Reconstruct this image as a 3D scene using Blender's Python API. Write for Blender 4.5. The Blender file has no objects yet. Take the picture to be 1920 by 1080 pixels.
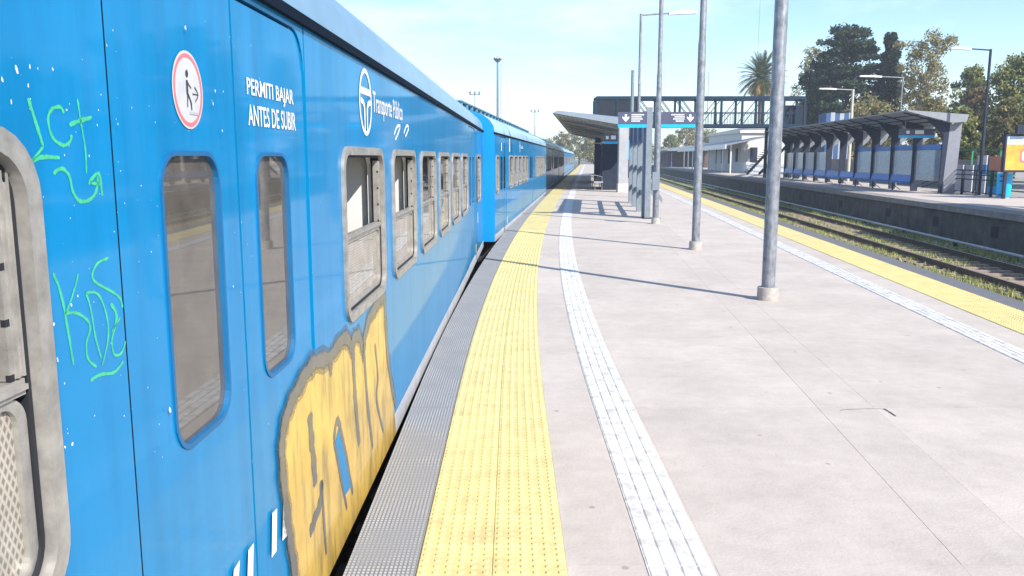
import bpy, bmesh, math, random
from mathutils import Vector, Matrix
from mathutils.geometry import tessellate_polygon
random.seed(7)
R = math.radians
sc = bpy.context.scene
col = sc.collection

# ------------------------------------------------------------------ camera
EYE = 1.85
FPX = 1569.0
PITCH = math.atan(245 / FPX)
cd = bpy.data.cameras.new('camera')
cd.sensor_width = 36.0
cd.lens = 36.0 * FPX / 1920
cd.clip_start = 0.05
cd.clip_end = 5000
cam = bpy.data.objects.new('camera', cd)
col.objects.link(cam)
cam.location = (0, 0, EYE)
cam.rotation_euler = (R(90) - PITCH, 0, 0)
sc.camera = cam

# ------------------------------------------------------------------ light
SUN_EL = R(39)
SUN_AZ = math.atan2(0.65, -0.76)             # clockwise from +Y
sdir = Vector((math.sin(SUN_AZ) * math.cos(SUN_EL), math.cos(SUN_AZ) * math.cos(SUN_EL), math.sin(SUN_EL)))
w = bpy.data.worlds.new('World'); sc.world = w; w.use_nodes = True
nt = w.node_tree; nt.nodes.clear()
wo = nt.nodes.new('ShaderNodeOutputWorld'); bg = nt.nodes.new('ShaderNodeBackground')
sky = nt.nodes.new('ShaderNodeTexSky'); sky.sky_type = 'NISHITA'; sky.sun_disc = False
sky.sun_elevation = SUN_EL; sky.sun_rotation = SUN_AZ
sky.air_density = 1.0; sky.dust_density = 0.15; sky.ozone_density = 2.5
bg.inputs['Strength'].default_value = 0.13
# thin high cloud wisps over the whole sky
tc = nt.nodes.new('ShaderNodeTexCoord'); mp = nt.nodes.new('ShaderNodeMapping')
mp.inputs['Scale'].default_value = (1.2, 1.2, 4.5)
nz = nt.nodes.new('ShaderNodeTexNoise'); nz.inputs['Scale'].default_value = 2.2; nz.inputs['Detail'].default_value = 9
nz.inputs['Roughness'].default_value = 0.6
rp = nt.nodes.new('ShaderNodeValToRGB'); rp.color_ramp.elements[0].position = 0.47; rp.color_ramp.elements[1].position = 0.74
rp.color_ramp.elements[1].color = (0.5, 0.5, 0.5, 1)
mx = nt.nodes.new('ShaderNodeMixRGB'); mx.inputs['Color2'].default_value = (7.5, 7.9, 8.3, 1)
nt.links.new(tc.outputs['Generated'], mp.inputs['Vector']); nt.links.new(mp.outputs['Vector'], nz.inputs['Vector'])
nt.links.new(nz.outputs['Fac'], rp.inputs['Fac']); nt.links.new(rp.outputs['Color'], mx.inputs['Fac'])
hs = nt.nodes.new('ShaderNodeHueSaturation'); hs.inputs['Hue'].default_value = 0.502; hs.inputs['Saturation'].default_value = 1.12; hs.inputs['Value'].default_value = 0.97
nt.links.new(sky.outputs['Color'], hs.inputs['Color']); nt.links.new(hs.outputs['Color'], mx.inputs['Color1']); nt.links.new(mx.outputs['Color'], bg.inputs['Color'])
nt.links.new(bg.outputs['Background'], wo.inputs['Surface'])
sl = bpy.data.lights.new('sun', 'SUN'); sl.energy = 4.2; sl.angle = R(0.5); sl.color = (1.0, 0.95, 0.88)
so = bpy.data.objects.new('sun', sl); col.objects.link(so)
so.rotation_euler = sdir.to_track_quat('Z', 'Y').to_euler(); so.location = (30, -30, 40)
sc.view_settings.view_transform = 'Standard'; sc.view_settings.look = 'None'
sc.view_settings.exposure = 0.90; sc.view_settings.gamma = 1.0

# ------------------------------------------------------------------ pixel helpers (1920x1080 photograph)
CP, SP = math.cos(PITCH), math.sin(PITCH)
def at(x, y, z=0.0):
    dx = (x - 960) / FPX; dy = (540 - y) / FPX
    t = (z - EYE) / (-SP + dy * CP)
    return dx * t, (CP + dy * SP) * t
def atY(x, y, Y):
    dx = (x - 960) / FPX; dy = (540 - y) / FPX
    t = Y / (CP + dy * SP)
    return dx * t, Y, EYE + (-SP + dy * CP) * t

# ------------------------------------------------------------------ materials
MATS = {}
def M(name, base, var=0.12, scale=3.0, rough=0.6, bump=0.0, bscale=40.0, metal=0.0, coat=0.0, spec=0.5, tint=None, island=False, objrand=0.0, croug=0.06, rvar=0.0):
    if name in MATS: return MATS[name]
    m = bpy.data.materials.new(name); m.use_nodes = True
    n = m.node_tree; L = n.links.new; b = n.nodes['Principled BSDF']
    g = n.nodes.new('ShaderNodeNewGeometry')
    no = n.nodes.new('ShaderNodeTexNoise'); no.inputs['Scale'].default_value = scale; no.inputs['Detail'].default_value = 8; no.inputs['Roughness'].default_value = 0.65
    L(g.outputs['Position'], no.inputs['Vector'])
    r = n.nodes.new('ShaderNodeValToRGB')
    t = tint if tint else base
    r.color_ramp.elements[0].position = 0.3; r.color_ramp.elements[1].position = 0.7
    r.color_ramp.elements[0].color = tuple(max(0, c * (1 - var)) for c in base) + (1,)
    r.color_ramp.elements[1].color = tuple(min(1, c * (1 + var)) for c in t) + (1,)
    fac = no.outputs['Fac']
    if island:
        fac = g.outputs['Random Per Island']
    L(fac, r.inputs['Fac'])
    out = r.outputs['Color']
    if objrand:
        oi = n.nodes.new('ShaderNodeObjectInfo'); mr = n.nodes.new('ShaderNodeMapRange')
        mr.inputs['To Min'].default_value = 1 - objrand; mr.inputs['To Max'].default_value = 1 + objrand
        L(oi.outputs['Random'], mr.inputs['Value'])
        vm = n.nodes.new('ShaderNodeVectorMath'); vm.operation = 'SCALE'
        L(out, vm.inputs[0]); L(mr.outputs['Result'], vm.inputs['Scale']); out = vm.outputs['Vector']
    L(out, b.inputs['Base Color'])
    b.inputs['Roughness'].default_value = rough; b.inputs['Metallic'].default_value = metal
    b.inputs['Specular IOR Level'].default_value = spec
    b.inputs['Coat Weight'].default_value = coat; b.inputs['Coat Roughness'].default_value = croug
    if rvar:
        mr2 = n.nodes.new('ShaderNodeMapRange'); mr2.inputs['To Min'].default_value = rough - rvar; mr2.inputs['To Max'].default_value = rough + rvar
        L(no.outputs['Fac'], mr2.inputs['Value']); L(mr2.outputs['Result'], b.inputs['Roughness'])
    if bump:
        n2 = n.nodes.new('ShaderNodeTexNoise'); n2.inputs['Scale'].default_value = bscale; n2.inputs['Detail'].default_value = 6
        L(g.outputs['Position'], n2.inputs['Vector'])
        bp = n.nodes.new('ShaderNodeBump'); bp.inputs['Strength'].default_value = bump; bp.inputs['Distance'].default_value = 0.02
        L(n2.outputs['Fac'], bp.inputs['Height']); L(bp.outputs['Normal'], b.inputs['Normal'])
    MATS[name] = m
    return m

def glass(name, tint, dust_refl=0.0, dust_refl_col=(0.5, 0.45, 0.38), ior=1.6, rough=0.02, back=False):
    m = bpy.data.materials.new(name); m.use_nodes = True
    n = m.node_tree; n.nodes.clear(); L = n.links.new
    o = n.nodes.new('ShaderNodeOutputMaterial')
    tr = n.nodes.new('ShaderNodeBsdfTransparent'); tr.inputs['Color'].default_value = tint + (1,)
    gl = n.nodes.new('ShaderNodeBsdfGlossy'); gl.inputs['Roughness'].default_value = rough
    fr = n.nodes.new('ShaderNodeFresnel'); fr.inputs['IOR'].default_value = ior
    mxs = n.nodes.new('ShaderNodeMixShader')
    first = tr
    if dust_refl:
        df = n.nodes.new('ShaderNodeBsdfTranslucent' if back else 'ShaderNodeBsdfDiffuse'); df.inputs['Color'].default_value = dust_refl_col + (1,)
        md = n.nodes.new('ShaderNodeMixShader')
        g = n.nodes.new('ShaderNodeNewGeometry'); no = n.nodes.new('ShaderNodeTexNoise'); no.inputs['Scale'].default_value = 9; no.inputs['Detail'].default_value = 8
        mr = n.nodes.new('ShaderNodeMapRange'); mr.inputs['To Min'].default_value = dust_refl * 0.5; mr.inputs['To Max'].default_value = dust_refl * 1.5
        L(g.outputs['Position'], no.inputs['Vector']); L(no.outputs['Fac'], mr.inputs['Value']); L(mr.outputs['Result'], md.inputs['Fac'])
        L(tr.outputs[0], md.inputs[1]); L(df.outputs[0], md.inputs[2]); first = md
    L(fr.outputs[0], mxs.inputs['Fac']); L(first.outputs[0], mxs.inputs[1]); L(gl.outputs[0], mxs.inputs[2])
    L(mxs.outputs[0], o.inputs['Surface'])
    MATS[name] = m
    return m

def ramp_mat(name, base, dark, lo, hi, scale, rough=0.8, bump=0.3, bscale=60, objrand=0.0, tex='N'):
    """two colours split by a noise threshold: worn paint, grass on gravel"""
    m = M(name, base, 0.1, scale, rough, bump, bscale, objrand=objrand)
    r = [x for x in m.node_tree.nodes if x.type == 'VALTORGB'][0]
    r.color_ramp.elements[0].position = lo; r.color_ramp.elements[1].position = hi
    r.color_ramp.elements[0].color = dark + (1,); r.color_ramp.elements[1].color = base + (1,)
    return m

BLUE = M('train_blue_paint', (0.0002, 0.198, 0.435), 0.09, 1.2, 0.45, 0.02, 2.0, coat=0.42, croug=0.06, spec=0.1)
_t = BLUE.node_tree; _bp = [x for x in _t.nodes if x.type == 'BUMP'][0]; _bp.inputs['Strength'].default_value = 0.05
_t.links.new(_bp.outputs['Normal'], _t.nodes['Principled BSDF'].inputs['Coat Normal'])
ENDBLUE = M('train_end_blue', (0.004, 0.27, 0.72), 0.05, 1.5, 0.35, coat=0.4)
ROOFM = M('train_roof_grey_blue', (0.16, 0.27, 0.36), 0.15, 2.5, 0.38, 0.03, 8, coat=0.15)
DARK = M('black_rubber', (0.012, 0.013, 0.018), 0.2, 5, 0.7)
NAVY = M('navy_seal', (0.003, 0.009, 0.020), 0.2, 5, 0.9, spec=0.1)
ALU = M('aged_aluminium', (0.345, 0.325, 0.295), 0.3, 14, 0.42, 0.05, 60, metal=0.35)
SILL = M('sill_grey_paint', (0.42, 0.42, 0.43), 0.2, 4, 0.55, 0.05, 30)
CREAM = M('interior_lining', (0.68, 0.67, 0.64), 0.08, 2, 0.6)
SEATM = M('seat_vinyl', (0.10, 0.13, 0.20), 0.1, 6, 0.5)
IRON = M('underframe_iron', (0.03, 0.028, 0.026), 0.3, 6, 0.8)
WHITE = M('white_vinyl', (0.80, 0.80, 0.80), 0.05, 20, 0.4)
REDV = M('red_vinyl', (0.75, 0.16, 0.17), 0.06, 20, 0.4)
BLACKV = M('black_vinyl', (0.03, 0.03, 0.03), 0.06, 20, 0.5)
GREENP = M('green_marker_paint', (0.05, 0.46, 0.24), 0.2, 30, 0.5)
OCHRE = M('ochre_spray_paint', (0.54, 0.345, 0.075), 0.22, 5, 0.45, 0.02, 10, coat=0.4)
GREYP = M('grey_spray_paint', (0.115, 0.112, 0.11), 0.2, 8, 0.45, coat=0.4)
YELP = M('yellow_mark_paint', (0.75, 0.52, 0.04), 0.1, 8, 0.5)
GLASS_D = glass('door_glass', (0.10, 0.11, 0.12), 0.26, (0.42, 0.37, 0.31), ior=2.2)  # beige diffuse share stands in for the platform's reflection in the door panes
GLASS_U = glass('upper_glass', (0.30, 0.32, 0.34), 0.05)
GLASS_L = glass('dusty_lower_glass', (0.26, 0.26, 0.25), 0.55, (0.56, 0.50, 0.41))  # sandy share is dust with the platform's reflection put into its colour
def lattice_dust(m, pitch):
    n = m.node_tree; L = n.links.new
    g = n.nodes.new('ShaderNodeNewGeometry'); sep = n.nodes.new('ShaderNodeSeparateXYZ'); L(g.outputs['Position'], sep.inputs[0])
    outs = []
    for sg in (1, -1):
        a = n.nodes.new('ShaderNodeMath'); a.operation = 'MULTIPLY_ADD'; a.inputs[1].default_value = sg*1.7
        L(sep.outputs['Y'], a.inputs[0]); L(sep.outputs['Z'], a.inputs[2])
        b = n.nodes.new('ShaderNodeMath'); b.operation = 'MULTIPLY'; b.inputs[1].default_value = 6.283/pitch; L(a.outputs[0], b.inputs[0])
        c = n.nodes.new('ShaderNodeMath'); c.operation = 'SINE'; L(b.outputs[0], c.inputs[0]); outs.append(c)
    mxm = n.nodes.new('ShaderNodeMath'); mxm.operation = 'MAXIMUM'; L(outs[0].outputs[0], mxm.inputs[0]); L(outs[1].outputs[0], mxm.inputs[1])
    mr = n.nodes.new('ShaderNodeMapRange'); mr.inputs['From Min'].default_value = -0.3; mr.inputs['From Max'].default_value = 0.9; mr.inputs['To Min'].default_value = 0.6; mr.inputs['To Max'].default_value = 1.35
    L(mxm.outputs[0], mr.inputs['Value'])
    md = [x for x in n.nodes if x.type == 'MIX_SHADER' and x.inputs['Fac'].links and x.inputs['Fac'].links[0].from_node.type == 'MAP_RANGE'][0]
    src = md.inputs['Fac'].links[0].from_socket
    mu = n.nodes.new('ShaderNodeMath'); mu.operation = 'MULTIPLY'; mu.use_clamp = True; L(src, mu.inputs[0]); L(mr.outputs['Result'], mu.inputs[1]); L(mu.outputs[0], md.inputs['Fac'])
lattice_dust(GLASS_L, 0.03)
GLASS_S = glass('frosted_shelter_glass', (0.60, 0.72, 0.82), 0.65, (0.72, 0.82, 0.92), rough=0.15, back=True)
CONC = M('platform_concrete', (0.478, 0.418, 0.368), 0.12, 1.1, 0.85, 0.15, 45, objrand=0.035)
CONC2 = M('old_concrete', (0.30, 0.285, 0.265), 0.25, 2.0, 0.9, 0.3, 20)
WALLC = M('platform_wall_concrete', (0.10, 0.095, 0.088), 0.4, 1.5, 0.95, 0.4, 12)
COPING = M('coping_concrete', (0.24, 0.22, 0.21), 0.25, 3, 0.9, 0.3, 20)
YELT = ramp_mat('yellow_tactile', (0.66, 0.55, 0.235), (0.50, 0.41, 0.185), 0.25, 0.62, 5.0, 0.65, 0.08, 60, objrand=0.05)
WHT = ramp_mat('worn_white_guide', (0.66, 0.65, 0.63), (0.46, 0.43, 0.40), 0.39, 0.55, 8.0, 0.75, 0.1, 60, objrand=0.04)
JOINT = M('joint_dark', (0.10, 0.095, 0.09), 0.3, 9, 0.95)
EDGE2 = M('edge_asphalt', (0.13, 0.13, 0.14), 0.15, 8, 0.9, 0.3, 60)
GALV = M('galvanised_steel', (0.235, 0.245, 0.265), 0.35, 9, 0.5, 0.05, 40, metal=0.3)
GALV2 = M('painted_grey_steel', (0.21, 0.24, 0.275), 0.15, 6, 0.5, metal=0.2)
CONCB = M('post_base_concrete', (0.40, 0.365, 0.33), 0.2, 12, 0.9, 0.3, 40)
CHAR = M('charcoal_steel', (0.026, 0.034, 0.058), 0.2, 5, 0.7, spec=0.2)
SIGND = M('sign_charcoal', (0.075, 0.08, 0.13), 0.06, 5, 0.4)
CYAN = M('sign_cyan', (0.0, 0.40, 0.78), 0.05, 5, 0.4)
BENCH = M('bench_blue', (0.008, 0.15, 0.52), 0.12, 5, 0.4)
BRIDGE = M('bridge_blue_grey', (0.016, 0.036, 0.062), 0.15, 3, 0.8, spec=0.12)
BRIDGED = M('bridge_mesh_grey', (0.024, 0.030, 0.040), 0.25, 3, 0.9, spec=0.1)
CANTOP = M('canopy_metal', (0.22, 0.26, 0.31), 0.1, 3, 0.5)
CANUND = M('canopy_wood_soffit', (0.58, 0.44, 0.28), 0.25, 3, 0.7)
RAIL = M('rail_steel_rust', (0.075, 0.05, 0.04), 0.3, 8, 0.65)
RAILT = M('rail_head_worn', (0.34, 0.32, 0.30), 0.2, 10, 0.35, metal=0.8)
SLEEP = M('sleeper_wood', (0.30, 0.22, 0.175), 0.25, 5, 0.9, 0.3, 25)
BALLAST = ramp_mat('ballast_and_weeds', (0.20, 0.215, 0.075), (0.18, 0.155, 0.10), 0.34, 0.50, 0.9, 0.95, 0.9, 14)
GRASSB = M('grass_blades', (0.15, 0.20, 0.05), 0.3, 1, 0.8, tint=(0.36, 0.36, 0.13), island=True)
GROUND = ramp_mat('ground_earth', (0.12, 0.14, 0.05), (0.14, 0.115, 0.085), 0.35, 0.65, 0.3, 0.95, 0.3, 4)
BARK = M('bark', (0.10, 0.08, 0.06), 0.3, 5, 0.95, 0.4, 10)
BARKL = M('pale_bark', (0.30, 0.24, 0.17), 0.3, 5, 0.95, 0.4, 10)
def leafmat(n, a, b):
    m = M(n, a, 0.15, 1, 0.65, tint=b, island=True, spec=0.25)
    t = m.node_tree; o = [x for x in t.nodes if x.type == 'OUTPUT_MATERIAL'][0]; p = t.nodes['Principled BSDF']
    tl = t.nodes.new('ShaderNodeBsdfTranslucent'); mxx = t.nodes.new('ShaderNodeMixShader'); mxx.inputs['Fac'].default_value = 0.38
    t.links.new(p.inputs['Base Color'].links[0].from_socket, tl.inputs['Color'])
    t.links.new(p.outputs[0], mxx.inputs[1]); t.links.new(tl.outputs[0], mxx.inputs[2]); t.links.new(mxx.outputs[0], o.inputs['Surface'])
    return m
LDARK = leafmat('leaf_dark_conifer', (0.022, 0.040, 0.022), (0.075, 0.105, 0.055))
LCYP = leafmat('leaf_cypress', (0.010, 0.026, 0.012), (0.030, 0.055, 0.022))
LYEL = leafmat('leaf_autumn', (0.17, 0.16, 0.065), (0.36, 0.31, 0.14))
LMID = leafmat('leaf_mid_green', (0.13, 0.16, 0.045), (0.33, 0.33, 0.115))
LRUST = leafmat('leaf_rust', (0.13, 0.09, 0.05), (0.27, 0.19, 0.10))
LPALM = leafmat('leaf_palm', (0.030, 0.055, 0.020), (0.13, 0.145, 0.05))
LDEAD = leafmat('leaf_palm_dead', (0.22, 0.13, 0.035), (0.42, 0.26, 0.07))
WALLW = M('cream_render', (0.66, 0.63, 0.58), 0.08, 1, 0.85)
TILER = M('slate_roof', (0.20, 0.22, 0.25), 0.2, 2, 0.7)
BRICK = M('brick_dark', (0.13, 0.075, 0.055), 0.25, 4, 0.9)
PICKET = M('white_picket_paint', (0.72, 0.74, 0.76), 0.06, 6, 0.6)
FGREEN = M('fence_green', (0.03, 0.20, 0.10), 0.2, 4, 0.6)
ORANGE = M('advert_orange', (0.62, 0.27, 0.03), 0.25, 1.2, 0.45, tint=(0.78, 0.42, 0.06))
PALEBLUE = M('advert_pale', (0.45, 0.55, 0.72), 0.2, 2, 0.45)
SALMON = M('mural_salmon', (0.62, 0.24, 0.14), 0.15, 2, 0.7)
MGREEN = M('mural_green', (0.03, 0.26, 0.14), 0.15, 2, 0.7)
MWHITE = M('mural_white', (0.66, 0.66, 0.68), 0.1, 2, 0.7)
MBLUE = M('mural_blue', (0.03, 0.20, 0.48), 0.15, 2, 0.7)
LAMPW = M('lamp_head_white', (0.72, 0.74, 0.78), 0.05, 4, 0.35)

def weather(m, spots=0.5):
    n = m.node_tree; L = n.links.new; b = n.nodes['Principled BSDF']
    src = b.inputs['Base Color'].links[0].from_socket
    g = [x for x in n.nodes if x.type == 'NEW_GEOMETRY'][0]
    a = n.nodes.new('ShaderNodeTexNoise'); a.inputs['Scale'].default_value = 6.5; a.inputs['Detail'].default_value = 12; a.inputs['Roughness'].default_value = 0.75
    r = n.nodes.new('ShaderNodeValToRGB'); r.color_ramp.elements[0].position = 0.30; r.color_ramp.elements[1].position = 0.60
    r.color_ramp.elements[0].color = (0.90, 0.89, 0.88, 1); r.color_ramp.elements[1].color = (1.03, 1.03, 1.03, 1)
    L(g.outputs['Position'], a.inputs['Vector']); L(a.outputs['Fac'], r.inputs['Fac'])
    v = n.nodes.new('ShaderNodeTexVoronoi'); v.inputs['Scale'].default_value = 2.6
    L(g.outputs['Position'], v.inputs['Vector'])
    r2 = n.nodes.new('ShaderNodeValToRGB'); r2.color_ramp.elements[0].position = 0.035; r2.color_ramp.elements[1].position = 0.06
    r2.color_ramp.elements[0].color = (1-spots, 1-spots, 1-spots*.95, 1); r2.color_ramp.elements[1].color = (1, 1, 1, 1)
    L(v.outputs['Distance'], r2.inputs['Fac'])
    m1 = n.nodes.new('ShaderNodeMixRGB'); m1.blend_type = 'MULTIPLY'; m1.inputs['Fac'].default_value = 1
    m2 = n.nodes.new('ShaderNodeMixRGB'); m2.blend_type = 'MULTIPLY'; m2.inputs['Fac'].default_value = 1
    L(src, m1.inputs['Color1']); L(r.outputs['Color'], m1.inputs['Color2']); L(m1.outputs['Color'], m2.inputs['Color1']); L(r2.outputs['Color'], m2.inputs['Color2'])
    L(m2.outputs['Color'], b.inputs['Base Color'])
weather(CONC, 0.34); weather(YELT, 0.30)
def streaks(m, sc3, rot, c0, c1, lo, hi, fac=1.0):
    n = m.node_tree; L = n.links.new; b = n.nodes['Principled BSDF']
    src = b.inputs['Base Color'].links[0].from_socket; g = [x for x in n.nodes if x.type == 'NEW_GEOMETRY'][0]
    mp_ = n.nodes.new('ShaderNodeMapping'); mp_.inputs['Scale'].default_value = sc3; mp_.inputs['Rotation'].default_value = rot
    a = n.nodes.new('ShaderNodeTexNoise'); a.inputs['Scale'].default_value = 1.0; a.inputs['Detail'].default_value = 8; a.inputs['Roughness'].default_value = .6
    r = n.nodes.new('ShaderNodeValToRGB'); r.color_ramp.elements[0].position = lo; r.color_ramp.elements[1].position = hi
    r.color_ramp.elements[0].color = c0+(1,); r.color_ramp.elements[1].color = c1+(1,)
    mm = n.nodes.new('ShaderNodeMixRGB'); mm.blend_type = 'MULTIPLY'; mm.inputs['Fac'].default_value = fac
    L(g.outputs['Position'], mp_.inputs['Vector']); L(mp_.outputs['Vector'], a.inputs['Vector']); L(a.outputs['Fac'], r.inputs['Fac'])
    L(src, mm.inputs['Color1']); L(r.outputs['Color'], mm.inputs['Color2']); L(mm.outputs['Color'], b.inputs['Base Color'])
streaks(BLUE, (5, 9, .8), (0, 0, 0), (0.86, 0.86, 0.87), (1.04, 1.03, 1.02), .35, .6)
streaks(OCHRE, (4, 14, 3), (R(50), 0, 0), (0.66, 0.70, 0.95), (1.1, 1.1, 1.1), .36, .52)
streaks(GALV, (30, 30, 5), (0, 0, 0), (0.78, 0.78, 0.80), (1.1, 1.1, 1.1), .38, .56)
def grating_mat():
    m = bpy.data.materials.new('edge_grating'); m.use_nodes = True
    n = m.node_tree; L = n.links.new; b = n.nodes['Principled BSDF']
    uv = n.nodes.new('ShaderNodeUVMap'); br = n.nodes.new('ShaderNodeTexBrick')
    br.offset = 0.0; br.inputs['Scale'].default_value = 1.0
    br.inputs['Brick Width'].default_value = 0.020; br.inputs['Row Height'].default_value = 0.026
    br.inputs['Mortar Size'].default_value = 0.0048; br.inputs['Mortar Smooth'].default_value = 0.3
    br.inputs['Color1'].default_value = (0.44, 0.425, 0.41, 1); br.inputs['Color2'].default_value = (0.39, 0.38, 0.37, 1)
    br.inputs['Mortar'].default_value = (0.17, 0.175, 0.18, 1)
    L(uv.outputs['UV'], br.inputs['Vector'])
    g = n.nodes.new('ShaderNodeNewGeometry'); no = n.nodes.new('ShaderNodeTexNoise'); no.inputs['Scale'].default_value = 2.6; no.inputs['Detail'].default_value = 7
    L(g.outputs['Position'], no.inputs['Vector'])
    r = n.nodes.new('ShaderNodeValToRGB'); r.color_ramp.elements[0].position = 0.42; r.color_ramp.elements[1].position = 0.62
    L(no.outputs['Fac'], r.inputs['Fac'])
    mx = n.nodes.new('ShaderNodeMixRGB'); mx.inputs['Color2'].default_value = (0.245, 0.245, 0.25, 1)
    mu = n.nodes.new('ShaderNodeMath'); mu.operation = 'MULTIPLY'; mu.inputs[1].default_value = 0.75
    L(r.outputs['Color'], mu.inputs[0]); L(mu.outputs[0], mx.inputs['Fac']); L(br.outputs['Color'], mx.inputs['Color1']); L(mx.outputs['Color'], b.inputs['Base Color'])
    bp = n.nodes.new('ShaderNodeBump'); bp.inputs['Strength'].default_value = 0.5; bp.inputs['Distance'].default_value = 0.004; bp.invert = True
    L(br.outputs['Fac'], bp.inputs['Height']); L(bp.outputs['Normal'], b.inputs['Normal'])
    b.inputs['Roughness'].default_value = 0.85; b.inputs['Specular IOR Level'].default_value = 0.15
    return m
GRATE = grating_mat()

# ------------------------------------------------------------------ mesh helpers
class MB:
    def __init__(s): s.v = []; s.f = []; s.ev = {}
    def quad(s, a, b, c, d): i = len(s.v); s.v += [a, b, c, d]; s.f.append((i, i+1, i+2, i+3))
    def poly(s, pts): i = len(s.v); s.v += list(pts); s.f.append(tuple(range(i, i+len(pts))))
    def box(s, x0, x1, y0, y1, z0, z1):
        i = len(s.v)
        s.v += [(x0,y0,z0),(x1,y0,z0),(x1,y1,z0),(x0,y1,z0),(x0,y0,z1),(x1,y0,z1),(x1,y1,z1),(x0,y1,z1)]
        for q in ((0,3,2,1),(4,5,6,7),(0,1,5,4),(1,2,6,5),(2,3,7,6),(3,0,4,7)): s.f.append(tuple(i+k for k in q))
        return s
    def bar(s, a, b, w, h=None, up=(0,0,1)):
        """box of section w x h from a to b"""
        h = h or w; a = Vector(a); b = Vector(b); d = (b-a).normalized(); u = Vector(up)
        if abs(d.dot(u)) > 0.98: u = Vector((0,1,0))
        r = d.cross(u).normalized()*w/2; u = r.cross(d).normalized()*h/2
        i = len(s.v)
        for p in (a, b): s.v += [tuple(p-r-u), tuple(p+r-u), tuple(p+r+u), tuple(p-r+u)]
        for q in ((0,1,2,3),(7,6,5,4),(0,4,5,1),(1,5,6,2),(2,6,7,3),(3,7,4,0)): s.f.append(tuple(i+k for k in q))
        return s
    def tube(s, pts, rad, n=10, cap=True):
        pts = [Vector(p) for p in pts]; rad = rad if isinstance(rad, (list, tuple)) else [rad]*len(pts)
        i0 = len(s.v)
        for k, p in enumerate(pts):
            d = (pts[min(k+1, len(pts)-1)] - pts[max(k-1, 0)]).normalized()
            ref = Vector((0,0,1)) if abs(d.z) < 0.9 else Vector((1,0,0))
            r = d.cross(ref).normalized(); u = r.cross(d)
            for j in range(n):
                a = 2*math.pi*j/n; s.v.append(tuple(p + (r*math.cos(a)+u*math.sin(a))*rad[k]))
        for k in range(len(pts)-1):
            for j in range(n):
                a = i0+k*n+j; b = i0+k*n+(j+1)%n; s.f.append((a, b, b+n, a+n))
        if cap:
            s.f.append(tuple(range(i0+n-1, i0-1, -1))); e = i0+(len(pts)-1)*n; s.f.append(tuple(range(e, e+n)))
        return s
    def prism(s, pts, axis, a, b):
        """extrude a 2-D outline along an axis ('x': pts are (y,z); 'y': (x,z); 'z': (x,y))"""
        mk = {'x': lambda p, t: (t, p[0], p[1]), 'y': lambda p, t: (p[0], t, p[1]), 'z': lambda p, t: (p[0], p[1], t)}[axis]
        i = len(s.v); n = len(pts)
        s.v += [mk(p, a) for p in pts] + [mk(p, b) for p in pts]
        s.f.append(tuple(range(i+n-1, i-1, -1))); s.f.append(tuple(range(i+n, i+2*n)))
        for k in range(n): s.f.append((i+k, i+(k+1)%n, i+n+(k+1)%n, i+n+k))
        return s
    def holed(s, outer, holes, x0, x1):
        """panel in the y-z plane with openings, between x0 (back) and x1 (front)"""
        loops = [outer]+holes
        tri = tessellate_polygon([[Vector((p[0], p[1], 0)) for p in l] for l in loops])
        flat = [p for l in loops for p in l]; i = len(s.v); n = len(flat)
        s.v += [(x1, p[0], p[1]) for p in flat] + [(x0, p[0], p[1]) for p in flat]
        for t in tri:
            a, b, c = [flat[k] for k in t]
            ccw = (b[0]-a[0])*(c[1]-a[1]) - (b[1]-a[1])*(c[0]-a[0]) > 0
            t = tuple(t) if ccw else tuple(reversed(t))
            s.f.append(tuple(i+k for k in t)); s.f.append(tuple(i+n+k for k in reversed(t)))
        k0 = i
        for l in loops:
            m = len(l)
            for k in range(m): s.f.append((k0+k, k0+(k+1)%m, k0+n+(k+1)%m, k0+n+k))
            k0 += m
        return s
    def ring(s, outer, inner, x0, x1):
        i = len(s.v); n = len(outer)
        s.v += [(x1,)+tuple(p) for p in outer]+[(x1,)+tuple(p) for p in inner]+[(x0,)+tuple(p) for p in outer]+[(x0,)+tuple(p) for p in inner]
        for k in range(n):
            q = (k+1) % n
            s.f += [(i+k, i+q, i+n+q, i+n+k), (i+2*n+k, i+3*n+k, i+3*n+q, i+2*n+q), (i+k, i+2*n+k, i+2*n+q, i+q), (i+n+k, i+n+q, i+3*n+q, i+3*n+k)]
        return s
    def ribbon(s, pts, wid, x=0.003):
        """flat stroke in the y-z plane with a round-ish taper"""
        P = [Vector(p) for p in pts]
        if len(P) > 2:                                  # smooth
            Q = []
            for k in range(len(P)-1):
                p0 = P[max(k-1, 0)]; p1 = P[k]; p2 = P[k+1]; p3 = P[min(k+2, len(P)-1)]
                for t in (0, 0.25, 0.5, 0.75):
                    Q.append(0.5*((2*p1)+(p2-p0)*t+(2*p0-5*p1+4*p2-p3)*t*t+(3*p1-p0-3*p2+p3)*t**3))
            P = Q+[P[-1]]
        i = len(s.v)
        for k, p in enumerate(P):
            d = (P[min(k+1, len(P)-1)]-P[max(k-1, 0)]); d = d.normalized() if d.length > 1e-9 else Vector((1, 0))
            ww = wid/2*(0.7 if k in (0, len(P)-1) else 1+0.15*math.sin(k*1.7))
            nrm = Vector((-d[1], d[0]))*ww
            s.ev[len(s.v)] = 0.0; s.ev[len(s.v)+1] = 1.0
            s.v += [(x, p[0]+nrm[0], p[1]+nrm[1]), (x, p[0]-nrm[0], p[1]-nrm[1])]
        for k in range(len(P)-1): s.f.append((i+2*k, i+2*k+1, i+2*k+3, i+2*k+2))
        return s
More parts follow.
